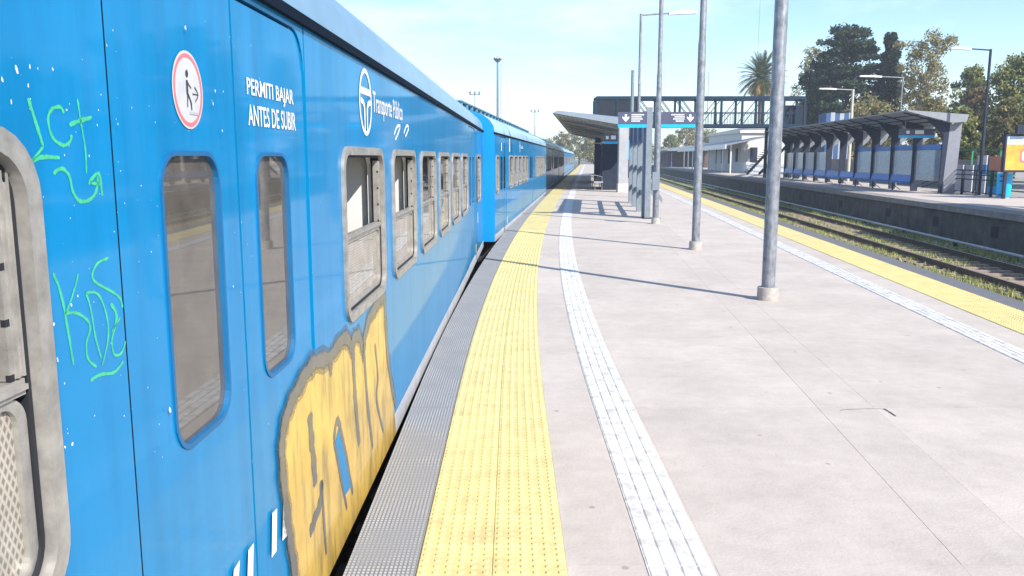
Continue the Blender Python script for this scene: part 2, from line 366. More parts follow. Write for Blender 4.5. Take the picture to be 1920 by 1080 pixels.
    def mesh(s, name, mat, smooth=False):
        me = bpy.data.meshes.new(name); me.from_pydata([tuple(p) for p in s.v], [], s.f)
        me.materials.append(mat)
        if s.ev:
            l = me.uv_layers.new(name='UVMap')
            for lp in me.loops: l.data[lp.index].uv = (0.5, s.ev.get(lp.vertex_index, 0.5))
        if smooth:
            me.polygons.foreach_set('use_smooth', [True]*len(me.polygons))
            try: me.set_sharp_from_angle(angle=R(40))
            except Exception: pass
        me.update(); return me
    def build(s, name, mat, parent=None, loc=None, smooth=False, rotz=0, fix=True):
        me = s.mesh(name, mat, smooth)
        if fix:
            b = bmesh.new(); b.from_mesh(me); bmesh.ops.recalc_face_normals(b, faces=b.faces); b.to_mesh(me); b.free()
        return link(name, me, parent, loc, rotz)

def link(name, data, parent=None, loc=None, rotz=0):
    o = bpy.data.objects.new(name, data); col.objects.link(o)
    if parent: o.parent = parent
    if loc is not None: o.location = loc
    if rotz: o.rotation_euler[2] = rotz
    return o
def tag(o, label=None, cat=None, group=None, kind=None):
    if label: o['label'] = label
    if cat: o['category'] = cat
    if group: o['group'] = group
    if kind: o['kind'] = kind
    return o
def thing(name, loc, label, cat, group=None, rotz=0):
    o = link(name, None, None, loc, rotz); o.empty_display_size = 0.2
    return tag(o, label, cat, group)
KIDS = {}
def copy_tree(o, parent=None):
    c = o.copy(); col.objects.link(c); c.parent = parent
    if parent: c.matrix_parent_inverse = o.matrix_parent_inverse
    for ch in [x for x in ALL() if x.parent == o]: copy_tree(ch, c)
    return c
def ALL(): return list(bpy.data.objects)

def rr(y0, y1, z0, z1, r, n=6, rs=None):
    """rounded rectangle loop (y,z), counter-clockwise; rs = radius per corner (bl, br, tr, tl)"""
    rs = rs or (r,)*4; out = []
    for (cy, cz, a0, q) in ((y0, z0, 180, rs[0]), (y1, z0, 270, rs[1]), (y1, z1, 0, rs[2]), (y0, z1, 90, rs[3])):
        q = max(q, 0.001)
        sy = 1 if cy == y0 else -1; sz = 1 if cz == z0 else -1
        for k in range(n+1):
            a = R(a0+90*k/n); out.append((cy+sy*q+q*math.cos(a), cz+sz*q+q*math.sin(a)))
    return out
def text_obj(txt, parent, y0, y1, z0, z1, mat, name='lettering', x=0.004, flip=False, bold=0.0):
    cu = bpy.data.curves.new('t', 'FONT'); cu.body = txt; cu.offset = bold; cu.resolution_u = 3
    o = bpy.data.objects.new('t', cu); col.objects.link(o)
    bpy.context.view_layer.update()
    me = bpy.data.meshes.new_from_object(o.evaluated_get(bpy.context.evaluated_depsgraph_get()))
    bpy.data.objects.remove(o); bpy.data.curves.remove(cu)
    xs = [v.co.x for v in me.vertices]; ys = [v.co.y for v in me.vertices]
    ax, bx, ay, by = min(xs), max(xs), min(ys), max(ys)
    for v in me.vertices:
        y = y0+(v.co.x-ax)/(bx-ax)*(y1-y0); z = z0+(v.co.y-ay)/(by-ay)*(z1-z0)
        v.co = (x, y, z)
    me.name = name; me.materials.clear(); me.materials.append(mat)
    return link(name, me, parent)

# ------------------------------------------------------------------ plan curves
def cL(Y):                                   # inner edge of the yellow strip on the train side
    t = max(0.0, Y-6.0); return 0.25 + 0.09*(t-12*(1-math.exp(-t/12)))
def cLs(Y): t = max(0.0, Y-6.0); return 0.09*(1-math.exp(-t/12))
SR = 0.0905
def rX(u, Y): return u + SR*Y

# ------------------------------------------------------------------ setting
ZG = -1.32                                    # track bed
def sheet(name, x0, x1, y0, y1, z, mat, kind='structure'):
    o = MB(); o.quad((x0,y0,z),(x1,y0,z),(x1,y1,z),(x0,y1,z)); return tag(o.build(name, mat), kind=kind)
sheet('ground', -700, 700, -200, 1300, ZG-0.08, GROUND)

def samples(y0, y1, st): n = max(1, int(round((y1-y0)/st))); return [y0+(y1-y0)*k/n for k in range(n+1)]
def strip(fa, fb, ys, z0, z1, uv=False):
    m = MB()
    for k, y in enumerate(ys):
        m.v += [(fa(y), y, z1), (fb(y), y, z1), (fa(y), y, z0), (fb(y), y, z0)]
    for k in range(len(ys)-1):
        a = 4*k; b = a+4
        m.f += [(a, a+1, b+1, b), (a, b, b+2, a+2), (a+1, a+3, b+3, b+1)]
    e = 4*(len(ys)-1)
    m.f += [(0, 2, 3, 1), (e, e+1, e+3, e+2)]
    return m
PY0, PY1 = -6.0, 230.0
yy = samples(PY0, 60, 2)+samples(64, PY1, 6)
plat = tag(strip(lambda y: cL(y)-1.00, lambda y: rX(5.64, y), yy, ZG-0.2, -0.007).build('platform', CONC2), kind='structure')

def slab(fa, fb, y0, y1, z0, z1, mat, name, gap=0.006):
    o = strip(lambda y: fa(y)+gap, lambda y: fb(y)-gap, samples(y0+gap, y1-gap, 0.7), z0, z1)
    return o
CR = [2.45*k-6.2 for k in range(20)]          # cross joints every 2.45 m
fW1 = lambda y: cL(y)+0.68
fW0 = lambda y: cL(y)+0.35
cols = [(cL, fW0), (fW1, lambda y: rX(1.74, y)), (lambda y: rX(1.74, y), lambda y: rX(2.16, y)),
        (lambda y: rX(2.16, y), lambda y: rX(3.96, y)), (lambda y: rX(4.25, y), lambda y: rX(4.61, y))]
for ci, (fa, fb) in enumerate(cols):
    for k in range(len(CR)-1):
        g = 0.0010
        dz = random.uniform(-0.0008, 0.0008)
        slab(fa, fb, CR[k], CR[k+1], -0.05, 0.0+dz, CONC, 'paving_slab', g).build('paving_slab', CONC, plat)
YF = CR[-1]
strip(cL, lambda y: rX(4.61, y), [YF]+samples(YF+2, PY1, 5), -0.049, 0.0).build('far_paving', CONC, plat)

def edging(fa, fb, mat, name, uv):
    for k in range(len(CR)-1):
        m = slab(fa, fb, CR[k], CR[k+1], -0.16, 0.004, mat, name, 0.004)
        o = m.build(name, mat, plat)
        if uv:
            me = o.data; l = me.uv_layers.new(name='UVMap')
            for lp in me.loops:
                p = me.vertices[lp.vertex_index].co
                l.data[lp.index].uv = (p.x-fa(p.y), p.y)
edging(lambda y: cL(y)-1.01, lambda y: cL(y)-0.68, GRATE, 'edge_panel', True)
edging(lambda y: rX(5.30, y), lambda y: rX(5.65, y), EDGE2, 'edge_panel', False)
strip(lambda y: cL(y)-1.01, lambda y: cL(y)-0.68, [YF]+samples(YF+2, PY1, 5), -0.16, 0.004).build('far_edge_panel', EDGE2, plat)
strip(lambda y: rX(5.30, y), lambda y: rX(5.65, y), [YF]+samples(YF+2, PY1, 5), -0.16, 0.004).build('far_edge_panel', EDGE2, plat)

# tactile tiles: thin plates with bevelled edges, shared mesh
T = 0.34
tm = MB(); h = T/2-0.0008
tm.v = [(-h,-h,-0.05),(h,-h,-0.05),(h,h,-0.05),(-h,h,-0.05)]+[(-h,-h,0.003),(h,-h,0.003),(h,h,0.003),(-h,h,0.003)]+[(-h+.004,-h+.004,0.006),(h-.004,-h+.004,0.006),(h-.004,h-.004,0.006),(-h+.004,h-.004,0.006)]
tm.f = [(8,9,10,11)]+[(a,(a+1)%4,4+(a+1)%4,4+a) for a in range(4)]+[(4+a,4+(a+1)%4,8+(a+1)%4,8+a) for a in range(4)]
tileme = tm.mesh('tactile_tile', YELT)
NT = 75
for k in range(NT):
    y = 1.9+k*T
    for c in (-0.51, -0.17):
        link('tactile_tile', tileme, plat, (cL(y)+c, y, 0), -math.atan(cLs(y)))
    y2 = 4.5+k*T
    for c in (4.785, 5.125):
        link('tactile_tile', tileme, plat, (rX(c, y2), y2, 0), -math.atan(SR))
yl = 1.9+(NT-0.5)*T; yr = 4.5+(NT-0.5)*T
strip(lambda y: cL(y)-0.68, lambda y: cL(y)-0.002, [yl]+samples(yl+2, PY1, 5), -0.048, 0.006).build('far_tactile_strip', YELT, plat)
strip(lambda y: rX(4.615, y), lambda y: rX(5.295, y), [yr]+samples(yr+2, PY1, 5), -0.048, 0.006).build('far_tactile_strip', YELT, plat)
def domes(pos, r0=0.016, r1=0.010, hgt=0.008, z=0.006, n=8):
    m = MB()
    for (x, y) in pos:
        i = len(m.v)
        for (r, zz) in ((r0, z), (r1, z+hgt)):
            for j in range(n): m.v.append((x+r*math.cos(2*math.pi*j/n), y+r*math.sin(2*math.pi*j/n), zz))
        for j in range(n): m.f.append((i+j, i+(j+1)%n, i+n+(j+1)%n, i+n+j))
        m.f.append(tuple(range(i+n, i+2*n)))
    return m
pos = []
for k in range(NT):
    y = 1.9+k*T
    if y > 21: break
    for c in (-0.51, -0.17):
        for a in range(6):
            for b in range(6):
                lx = (a-2.5)*T/6; ly = (b-2.5)*T/6; th = -math.atan(cLs(y))
                pos.append((cL(y)+c+lx*math.cos(th)-ly*math.sin(th), y+lx*math.sin(th)+ly*math.cos(th)))
tag(domes(pos).build('tactile_domes', YELT, plat, fix=False), kind='stuff')
pos = []
for k in range(NT):
    y = 4.5+k*T
    if y > 19: break
    for c in (4.785, 5.125):
        for a in range(6):
            for b in range(6):
                lx = (a-2.5)*T/6; ly = (b-2.5)*T/6; th = -math.atan(SR)
                pos.append((rX(c, y)+lx*math.cos(th)-ly*math.sin(th), y+lx*math.sin(th)+ly*math.cos(th)))
tag(domes(pos, n=6).build('tactile_domes', YELT, plat, fix=False), kind='stuff')

# white ribbed guide tiles
gm = MB(); GW, GL = 0.30, 0.36
gm.box(-GW/2, GW/2, -GL/2+.002, GL/2-.002, -0.05, 0.0036)
for k in range(4):
    xc = -GW/2+GW*(k+0.5)/4
    gm.prism([(xc-0.034, 0.0037), (xc+0.034, 0.0037), (xc+0.027, 0.0085), (xc-0.027, 0.0085)], 'y', -GL/2+.004, GL/2-.004)
guideme = gm.mesh('guide_tile', WHT)
NG = 122
for k in range(NG):
    y = 1.6+k*GL
    link('guide_tile', guideme, plat, (cL(y)+0.515, y, 0), -math.atan(cLs(y)))
    y2 = 4.2+k*GL
    o = link('guide_tile', guideme, plat, (rX(4.105, y2), y2, 0), -math.atan(SR)); o.scale = (0.9, 1, 1)
yl = 1.6+(NG-0.5)*GL; yr = 4.2+(NG-0.5)*GL
strip(lambda y: cL(y)+0.365, lambda y: cL(y)+0.665, [yl]+samples(yl+2, PY1, 5), -0.048, 0.007).build('far_guide_strip', WHT, plat)
strip(lambda y: rX(3.97, y), lambda y: rX(4.24, y), [yr]+samples(yr+2, PY1, 5), -0.048, 0.007).build('far_guide_strip', WHT, plat)
# mortar bed beside the guide strip
strip(lambda y: cL(y)+0.345, lambda y: cL(y)+0.685, samples(-4, YF, 0.8), -0.05, -0.001).build('guide_bed', CONC, plat)
strip(lambda y: rX(3.955, y), lambda y: rX(4.255, y), samples(-4, YF, 2), -0.05, -0.001).build('guide_bed', CONC, plat)
# crack and chipped patches in the paving
ck = MB()
def crack(pts, wd):
    P = [at(*p) for p in pts]
    for a, b in zip(P, P[1:]):
        d = Vector((b[0]-a[0], b[1]-a[1])).normalized(); n = Vector((-d.y, d.x))*wd/2
        ck.quad((a[0]-n.x, a[1]-n.y, 0.0035), (a[0]+n.x, a[1]+n.y, 0.0035), (b[0]+n.x*.6, b[1]+n.y*.6, 0.0035), (b[0]-n.x*.6, b[1]-n.y*.6, 0.0035))
crack([(1575, 770), (1590, 768), (1625, 767), (1658, 767)], 0.006)
crack([(1658, 767), (1668, 773), (1680, 781)], 0.016)
ck.build('crack', JOINT, plat)

# right-hand tracks: ballast bed, sleepers, rails
def rail_pts(f, ys): return [(f(y), y) for y in ys]
def rail(name, f, ys, parent):
    prof = [(-.065, 0), (.065, 0), (.065, .012), (.01, .03), (.01, .105), (.034, .115), (.034, .15), (-.034, .15), (-.034, .115), (-.01, .105), (-.01, .03), (-.065, .012)]
    m = MB(); n = len(prof)
    for y in ys: m.v += [(f(y)+p[0], y, -1.25+p[1]) for p in prof]
    for k in range(len(ys)-1):
        for j in range(n): m.f.append((k*n+j, k*n+(j+1) % n, (k+1)*n+(j+1) % n, (k+1)*n+j))
    o = m.build(name, RAIL, parent)
    t = MB()
    for y in ys: t.v += [(f(y)-.026, y, -1.0985), (f(y)+.026, y, -1.0985)]
    for k in range(len(ys)-1): t.f.append((2*k, 2*k+1, 2*k+3, 2*k+2))
    t.build('rail_head', RAILT, o)
    return o
bed = MB()
bx = [5.6, 9.0, 9.4, 9.9, 10.9, 12.2, 12.7, 14.15]
bys = samples(-6, 60, 1.5)+samples(64, 230, 6)
for y in bys:
    for u in bx: bed.v.append((rX(u, y), y, ZG+random.uniform(-.02, .03)))
nb = len(bx)
for k in range(len(bys)-1):
    for j in range(nb-1): bed.f.append((k*nb+j, k*nb+j+1, (k+1)*nb+j+1, (k+1)*nb+j))
tag(bed.build('ballast_bed', BALLAST), kind='structure')
ys_r = [-6, 60, 230]
for ti, (ua, ub) in enumerate(((6.5, 8.18), (10.15, 11.83))):
    tr = thing('railway_track', (0, 0, 0), ['rusty track hidden close under the island platform edge', 'weedy track with bare sleepers beside the far platform wall'][ti], 'railway track')
    for u in (ua, ub): rail('rail', lambda y, u=u: rX(u, y), ys_r, tr)
    sm = MB().box(-1.3, 1.3, -.12, .12, -1.38, -1.251).mesh('sleeper', SLEEP)
    for k in range(110):
        y = 2+k*0.68
        link('sleeper', sm, tr, (rX((ua+ub)/2, y), y, random.uniform(-.012, 0)), -math.atan(SR)+random.uniform(-.02, .02))
# steel conduit along the far wall
cm = MB(); cm.tube([(rX(13.25, y), y, -1.14) for y in samples(-4, 150, 7)], 0.05, 8)
cdt = tag(cm.build('cable_conduit', SILL, smooth=True), 'pale steel cable conduit running along the foot of the far platform wall', 'conduit')
cs = MB().box(-.05, .05, -.05, .05, -1.4, -1.17).mesh('bracket', IRON)
for k in range(28): y = 5*k; link('bracket', cs, cdt, (rX(13.25, y), y, 0))

gb = MB()
def tuft(x, y, z, hgt, n):
    for _ in range(n):
        a = random.uniform(0, 6.28); r = random.uniform(0, .10); px = x+r*math.cos(a); py = y+r*math.sin(a)
        b = random.uniform(0, 6.28); wd = random.uniform(.008, .016); hh = hgt*random.uniform(.5, 1.1); ln = hh*random.uniform(.2, .8); c = random.uniform(0, 6.28)
        gb.v += [(px-wd*math.cos(b), py-wd*math.sin(b), z-.02), (px+wd*math.cos(b), py+wd*math.sin(b), z-.02), (px+ln*math.cos(c), py+ln*math.sin(c), z+hh)]
        i = len(gb.v); gb.f.append((i-3, i-2, i-1))
for _ in range(15000):
    y = 9+75*random.random()**1.6; u = random.choice([random.uniform(8.5, 10.05), random.uniform(8.7, 9.95), random.uniform(9.2, 10.0), random.uniform(10.3, 11.7), random.uniform(10.3, 11.2), random.uniform(11.95, 13.1), random.uniform(12.2, 14)])
    if 10.3 < u < 11.7 and y < 24: continue
    if math.sin(y*0.9+u*2.1)+random.uniform(-.9, .9) < -0.35: continue
    tuft(rX(u, y), y, ZG+.01, random.uniform(.06, .20), 9)
tag(gb.build('weeds', GRASSB, fix=False), 'dry yellow-green weeds growing between the rails', 'weeds', kind='stuff')

random.seed(21)
st_ = MB()
for _ in range(9000):
    y = 9+50*random.random()**1.5; u = random.uniform(8.3, 13.6); r_ = random.uniform(.018, .05); x_ = rX(u, y); z_ = ZG+.01
    a_ = random.uniform(0, 6.28); i_ = len(st_.v)
    for q in range(4): st_.v.append((x_+r_*random.uniform(.7, 1.3)*math.cos(a_+q*1.571), y+r_*random.uniform(.7, 1.3)*math.sin(a_+q*1.571), z_))
    st_.v.append((x_+random.uniform(-.3, .3)*r_, y+random.uniform(-.3, .3)*r_, z_+r_*random.uniform(.6, 1.2)))
    for q in range(4): st_.f.append((i_+q, i_+(q+1) % 4, i_+4))
tag(st_.build('ballast_stones', M('ballast_stone', (.15, .125, .105), .3, 1, .95, tint=(.34, .29, .25), island=True), fix=False), 'loose pinkish-grey ballast stones around the sleepers', 'ballast', kind='stuff')
# far platform
ys2 = samples(-30, 60, 6)+samples(70, 260, 12)
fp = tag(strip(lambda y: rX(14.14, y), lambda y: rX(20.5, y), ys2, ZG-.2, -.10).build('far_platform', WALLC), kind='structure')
strip(lambda y: rX(14.02, y), lambda y: rX(15.0, y), ys2, -.22, 0.004).build('coping', COPING, fp)
strip(lambda y: rX(15.003, y), lambda y: rX(20.5, y), ys2, -.099, 0.0).build('far_paving', CONC, fp)
# square drain openings in the far wall
dm = MB().box(-.004, .05, -.28, .28, -.2, .2).mesh('drain_opening', DARK)
for y in (29, 34, 39.5, 47, 56, 66, 78): link('drain_opening', dm, fp, (rX(14.135, y)-.0, y, -0.72), -math.atan(SR))
tag(strip(lambda y: rX(20.5, y), lambda y: rX(20.5, y)+300, samples(-80, 400, 40), ZG-.1, -.02).build('street_ground', CONC2), kind='structure')

# train track under the wagons
CARS = [(-.917, -1.1, .0158, 19.1), (-0.39, 19.1, .087, 25.0), (None, 44.9, .089, 25.0), (None, 70.7, .09, 25.0), (None, 96.5, .09, 25.0), (None, 122.3, .09, 25.0)]
ex = []
x = None; out = []
for (X0, Y0, s, L) in CARS:
    if X0 is None: X0 = cL(Y0+1)-1.01-.09-s*1.0
    out.append((X0, Y0, s, L))
CARS = out
tp = [(CARS[0][0]-CARS[0][2]*8, -9.1)]
for (X0, Y0, s, L) in CARS:
    tp += [(X0+s*2.0, Y0+2.0), (X0+s*(L-2), Y0+L-2)]
tp.append((tp[-1][0]+.09*60, tp[-1][1]+60))
def tX(y):
    for (a, b) in zip(tp, tp[1:]):
        if y <= b[1]: return a[0]+(b[0]-a[0])*(y-a[1])/(b[1]-a[1])
    return tp[-1][0]
tr = thing('railway_track', (0, 0, 0), 'track beneath the blue train beside the island platform', 'railway track')
for u in (-1.45-.838, -1.45+.838): rail('rail', lambda y, u=u: tX(y)+u, [p[1] for p in tp], tr)
sm = MB().box(-1.3, 1.3, -.12, .12, -1.38, -1.251).mesh('sleeper', SLEEP)
for k in range(150): y = -8+k*.75; link('sleeper', sm, tr, (tX(y)-1.45, y, 0), -.05)

# ------------------------------------------------------------------ wagons
ZE = 2.40
def roof_profile(w=2.9, rise=0.62, n=16):
    return [(-w/2+w/2*math.cos(math.pi*k/n), ZE+rise*math.sin(math.pi*k/n)**0.85) for k in range(n+1)]
def make_window(car, y0, y1, kind, detail=True):
    z0, z1 = 1.01, 1.905
    o = MB().ring(rr(y0, y1, z0, z1, .13), rr(y0+.043, y1-.043, z0+.043, z1-.043, .09), -.045, .016)
    # rolled lip on the frame
    fr = o.build('window', ALU, car, (0, 0, ZO), smooth=True)
    MB().ring(rr(y0+.045, y1-.045, z0+.045, z1-.045, .088), rr(y0+.056, y1-.056, z0+.056, z1-.056, .08), -.05, -.008).build('gasket', DARK, fr)
    zm = 1.44
    MB().box(-.04, -.008, y0+.063, y1-.063, zm-.015, zm+.015).box(-.0395, -.002, y0+.063, y1-.063, zm-.005, zm+.005).build('sash_rail', ALU, fr)
    MB().box(-.043, -.012, y1-.098, y1-.058, zm+.017, z1-.075).build('sash_track', ALU, fr)
    if detail:
        for k in range(4): MB().box(-.02, -.0113, y1-.0985, y1-.086, z1-.15-.1*k, z1-.137-.1*k).build('sash_catch', DARK, fr)
        for q in (.060, .078): MB().box(-.013, -.006, y1-q-.006, y1-q, zm+.019, z1-.077).build('track_bead', ALU, fr)
    MB().ring(rr(y0+.058, y1-.058, z0+.058, zm-.016, .05), rr(y0+.078, y1-.086, z0+.080, zm-.030, .04), -.04, -.014).build('sash', ALU, fr)
    MB().prism(rr(y0+.0785, y1-.0865, z0+.0805, zm-.0305, .04), 'x', -.03, -.024).build('lower_pane', GLASS_L, fr)
    if kind == 'closed':
        MB().prism(rr(y0+.0575, y1-.0985, zm+.016, z1-.0575, .06), 'x', -.032, -.026).build('upper_pane', GLASS_U, fr)
    return fr
ZO = 1.10                                      # parts are modelled from platform level; the wagon's empty stands on the rails
def make_wagon(L, windows, doors, label, roof_mat, ducts, detail):
    t = thing('passenger_wagon', (0, 0, 0), label, 'train wagon', 'blue wagons coupled along the island platform')
    def part(m, name, mat, smooth=False, parent=None): return m.build(name, mat, parent or t, (0, 0, ZO) if not parent else None, smooth=smooth)
    # platform-side panels between the doors
    cuts = [0.0]+[v for d in doors for v in (d[0], d[2])]+[L]
    zb = 0.095
    for a, b in zip(cuts[0::2], cuts[1::2]):
        hs = [rr(w0+.03, w1-.03, 1.04, 1.875, .10) for (w0, w1, k) in windows if w0 > a and w1 < b]
        part(MB().holed(rr(a+.007, b-.007, zb, ZE-.012, .002, 1), hs, -.045, 0.0), 'side_panel', BLUE)
        hs2 = [rr(w0+.055, w1-.055, 1.065, 1.85, .08) for (w0, w1, k) in windows if w0 > a and w1 < b]
        part(MB().holed(rr(a+.004, b-.004, zb, ZE-.012, .002, 1), hs2, -.085, -.06), 'lining', CREAM)
        part(MB().box(-.05, -.002, a+.004, b-.004, -.06, zb-.006), 'sill', SILL)
    for (w0, w1, k) in windows: make_window(t, w0, w1, k, detail)
    for (d0, dm, d1) in doors:
        for (sa, sb) in ((d0-.0065, d0+.0075), (dm-.0075, dm+.0075), (d1-.0075, d1+.0065)):
            part(MB().box(-.05, -.013 if sa > d0 else -.004, sa, sb, zb+.012, 2.33 if sb < d1 else 2.19), 'door_seal', NAVY)
        arc = [(d1-.162+.15*math.cos(R(a_)), 2.195+.15*math.sin(R(a_))) for a_ in range(90, -1, -15)]
        part(MB().holed(([(d0+.005, ZE-.012), (d0+.005, 2.345)]+arc+[(d1-.006, 2.195), (d1-.006, ZE-.012)])[::1], [], -.045, -.001), 'door_header', BLUE)
        for (a, b, rs) in ((d0, dm, (.01, .01, .01, .01)), (dm, d1, (.01, .01, .15, .01))):
            wa, wb = a+(b-a)*.5-.2, a+(b-a)*.5+.2
            if a == d0: wa, wb = a+.245, a+.645
            else: wa, wb = a+.175, a+.56
            lf = part(MB().holed(rr(a+.008, b-.008, zb+.01, 2.335, .01, 6, rs), [rr(wa, wb, 1.075, 1.862, .09)], -.048, -.008), 'door_leaf', BLUE)
            lf.location = (0, 0, ZO)
            MB().ring(rr(wa-.005, wb+.005, 1.070, 1.867, .095), rr(wa+.008, wb-.008, 1.083, 1.854, .083), -.03, -.003).build('gasket', NAVY if not detail else M('blue_gasket', (0.002, 0.11, 0.27), .1, 5, .5), lf)
            MB().prism(rr(wa+.0082, wb-.0082, 1.0832, 1.8538, .083), 'x', -.026, -.018).build('door_pane', GLASS_D, lf)
        part(MB().box(-.05, -.004, d0+.004, d1-.004, -.06, zb-.003), 'door_step', SILL)
    # far side, with the same openings for the light
    hs = [rr(w0+.03, w1-.03, 1.04, 1.875, .10) for (w0, w1, k) in windows]
    part(MB().holed(rr(0, L, -.06, ZE-.012, .002, 1), hs, -2.9, -2.86), 'far_side_panel', BLUE)
    part(MB().holed(rr(.1, L-.1, .1, ZE-.012, .002, 1), hs, -2.85, -2.83), 'far_lining', CREAM)
    part(MB().box(-2.82, -.09, .06, L-.06, .06, .15), 'floor', SEATM)
    part(MB().box(-2.82, -.09, .06, L-.06, ZE-.06, ZE-.02), 'ceiling', CREAM)
    # roof
    pr = roof_profile()
    m = MB(); n = len(pr)
    for y in (-.02, L+.02): m.v += [(p[0], y, p[1]) for p in pr]
    for j in range(n-1): m.f.append((j, n+j, n+j+1, j+1))
    part(m, 'roof', roof_mat, True)
    part(MB().box(-.02, .022, -.02, L+.02, ZE-.03, ZE+.01), 'gutter', NAVY)
    part(MB().box(-2.935, -2.88, -.02, L+.02, ZE-.038, ZE+.012), 'gutter', NAVY)
    for (a, b) in ((0.005, .05), (L-.05, L-.005)):
        part(MB().prism([(-.004, -.06), (-.004, ZE)]+[(p[0]*.996-.004, p[1]-.006) for p in pr[1:-1]]+[(-2.896, ZE), (-2.896, -.06)], 'y', a-.02, b-.01), 'end_wall', ENDBLUE)
    part(MB().box(-2.0, -.9, -.38, .0, .1, 2.2), 'gangway', DARK)
    if ducts:
        d = part(MB().box(-1.95, -.95, 0.6, L-.6, ZE+.45, ZE+.70), 'roof_duct', ROOFM)
        nr = 26
        rb = MB().box(-.93, -.86, -.12, .12, ZE+.44, ZE+.73).mesh('vent_hood', M('vent_blue', (0.09, 0.24, 0.33), .1, 3, .5))
        for k in range(nr): link('vent_hood', rb, d, (-.0, .9+(L-1.8)*k/(nr-1), 0))
        tp_ = MB().box(-2.0, -.84, .55, L-.55, ZE+.735, ZE+.765); tp_.build('duct_cover', ROOFM, d)
    # interior
    st = MB(); st.prism([(0, .15), (.42, .15), (.46, .55), (.10, .58), (-.02, 1.28), (-.10, 1.28), (-.04, .5)], 'x', -1.2, -.12)
    sme = st.mesh('seat', SEATM)
    for (w0, w1, k) in windows:
        for dx in (0, -1.5): link('seat', sme, t, (dx, w0+.12, ZO))
    for (w0, w1, k) in windows[1:]:
        MB().box(-1.30, -.10, -.02, .02, .15, ZE-.07).build('partition', CREAM, t, (0, w1+.02, ZO))
    for y in (.09, L-.09): MB().box(-2.8, -.1, -.02, .02, .15, ZE-.07).build('end_lining', CREAM, t, (0, y, ZO))
    # running gear
    part(MB().box(-2.7, -.2, .3, L-.3, -.55, -.07), 'underframe', IRON)
    for yb in (L*.16, L*.84):
        bo = part(MB().box(-2.55, -2.35, yb-1.5, yb+1.5, -.75, -.45).box(-.55, -.35, yb-1.5, yb+1.5, -.75, -.45).box(-2.4, -.5, yb-.2, yb+.2, -.7, -.5), 'bogie', IRON)
        for dy in (-1.1, 1.1):
            for xc in (-1.45-.838, -1.45+.838):
                MB().tube([(xc-.065, yb+dy, -.64), (xc+.065, yb+dy, -.64)], .46, 20).build('wheel', IRON, bo)
            MB().tube([(-2.6, yb+dy, -.64), (-.3, yb+dy, -.64)], .07, 8).build('axle', IRON, bo)
    return t

o1 = 1.1
pitch = 1.555
wins1 = [(0.35+o1, 1.538+o1, 'open')]+[(4.12+pitch*k+o1, 5.31+pitch*k+o1, 'open' if k in (0, 1) else 'closed') for k in range(6)]+[(15.6+o1, 16.8+o1, 'closed')]
doors1 = [(1.85+o1, 2.665+o1, 3.50+o1), (13.45+o1, 14.27+o1, 15.09+o1)]
car1 = make_wagon(19.1, wins1, doors1, 'blue passenger wagon with yellow spray graffiti and round no-boarding sticker', ROOFM, False, True)
ROOFL = M('train_roof_light_blue', (0.30, 0.46, 0.58), 0.12, 2.5, 0.4, coat=0.1)
wins2 = [(3.6+1.55*k, 4.79+1.55*k, 'closed') for k in range(5)]+[(15.85+1.55*k, 17.04+1.55*k, 'closed') for k in range(5)]+[(.25, .85, 'closed')]
doors2 = [(1.15, 2.0, 2.85), (12.2, 13.05, 13.9)]
car2 = make_wagon(25.0, wins2, doors2, 'blue passenger wagon with row of vent hoods along its pale roof', ROOFL, True, False)
for i, (X0, Y0, s, L) in enumerate(CARS):
    if i == 0: c = car1
    elif i == 1: c = car2
    else:
        c = copy_tree(car2)
        c['label'] = ['', '', 'third blue wagon, shaded by the wood-soffit canopy', 'fourth blue wagon, directly behind the shaded wagon', 'fifth blue wagon of the train', 'sixth blue wagon, last of the train'][i]
    c.location = (X0, Y0, -ZO); c.rotation_euler[2] = -math.atan(s)

# ---- markings on the first wagon (pixels of the photograph projected on its side)
def wl(x, y, a=-.90, b=.0158):
    dx = (x-960)/FPX; dy = (540-y)/FPX
    Y = CP+dy*SP; t = a/(dx-b*Y)
    return (Y*t+1.1, EYE+(-SP+dy*CP)*t)
def zz(sx, sy, x0, y0, k): return wl(x0+sx*k, y0+sy*k)
def onwall(m, name, mat, parent=car1): return m.build(name, mat, parent, (0, 0, ZO), fix=False)
XF = 0.0009
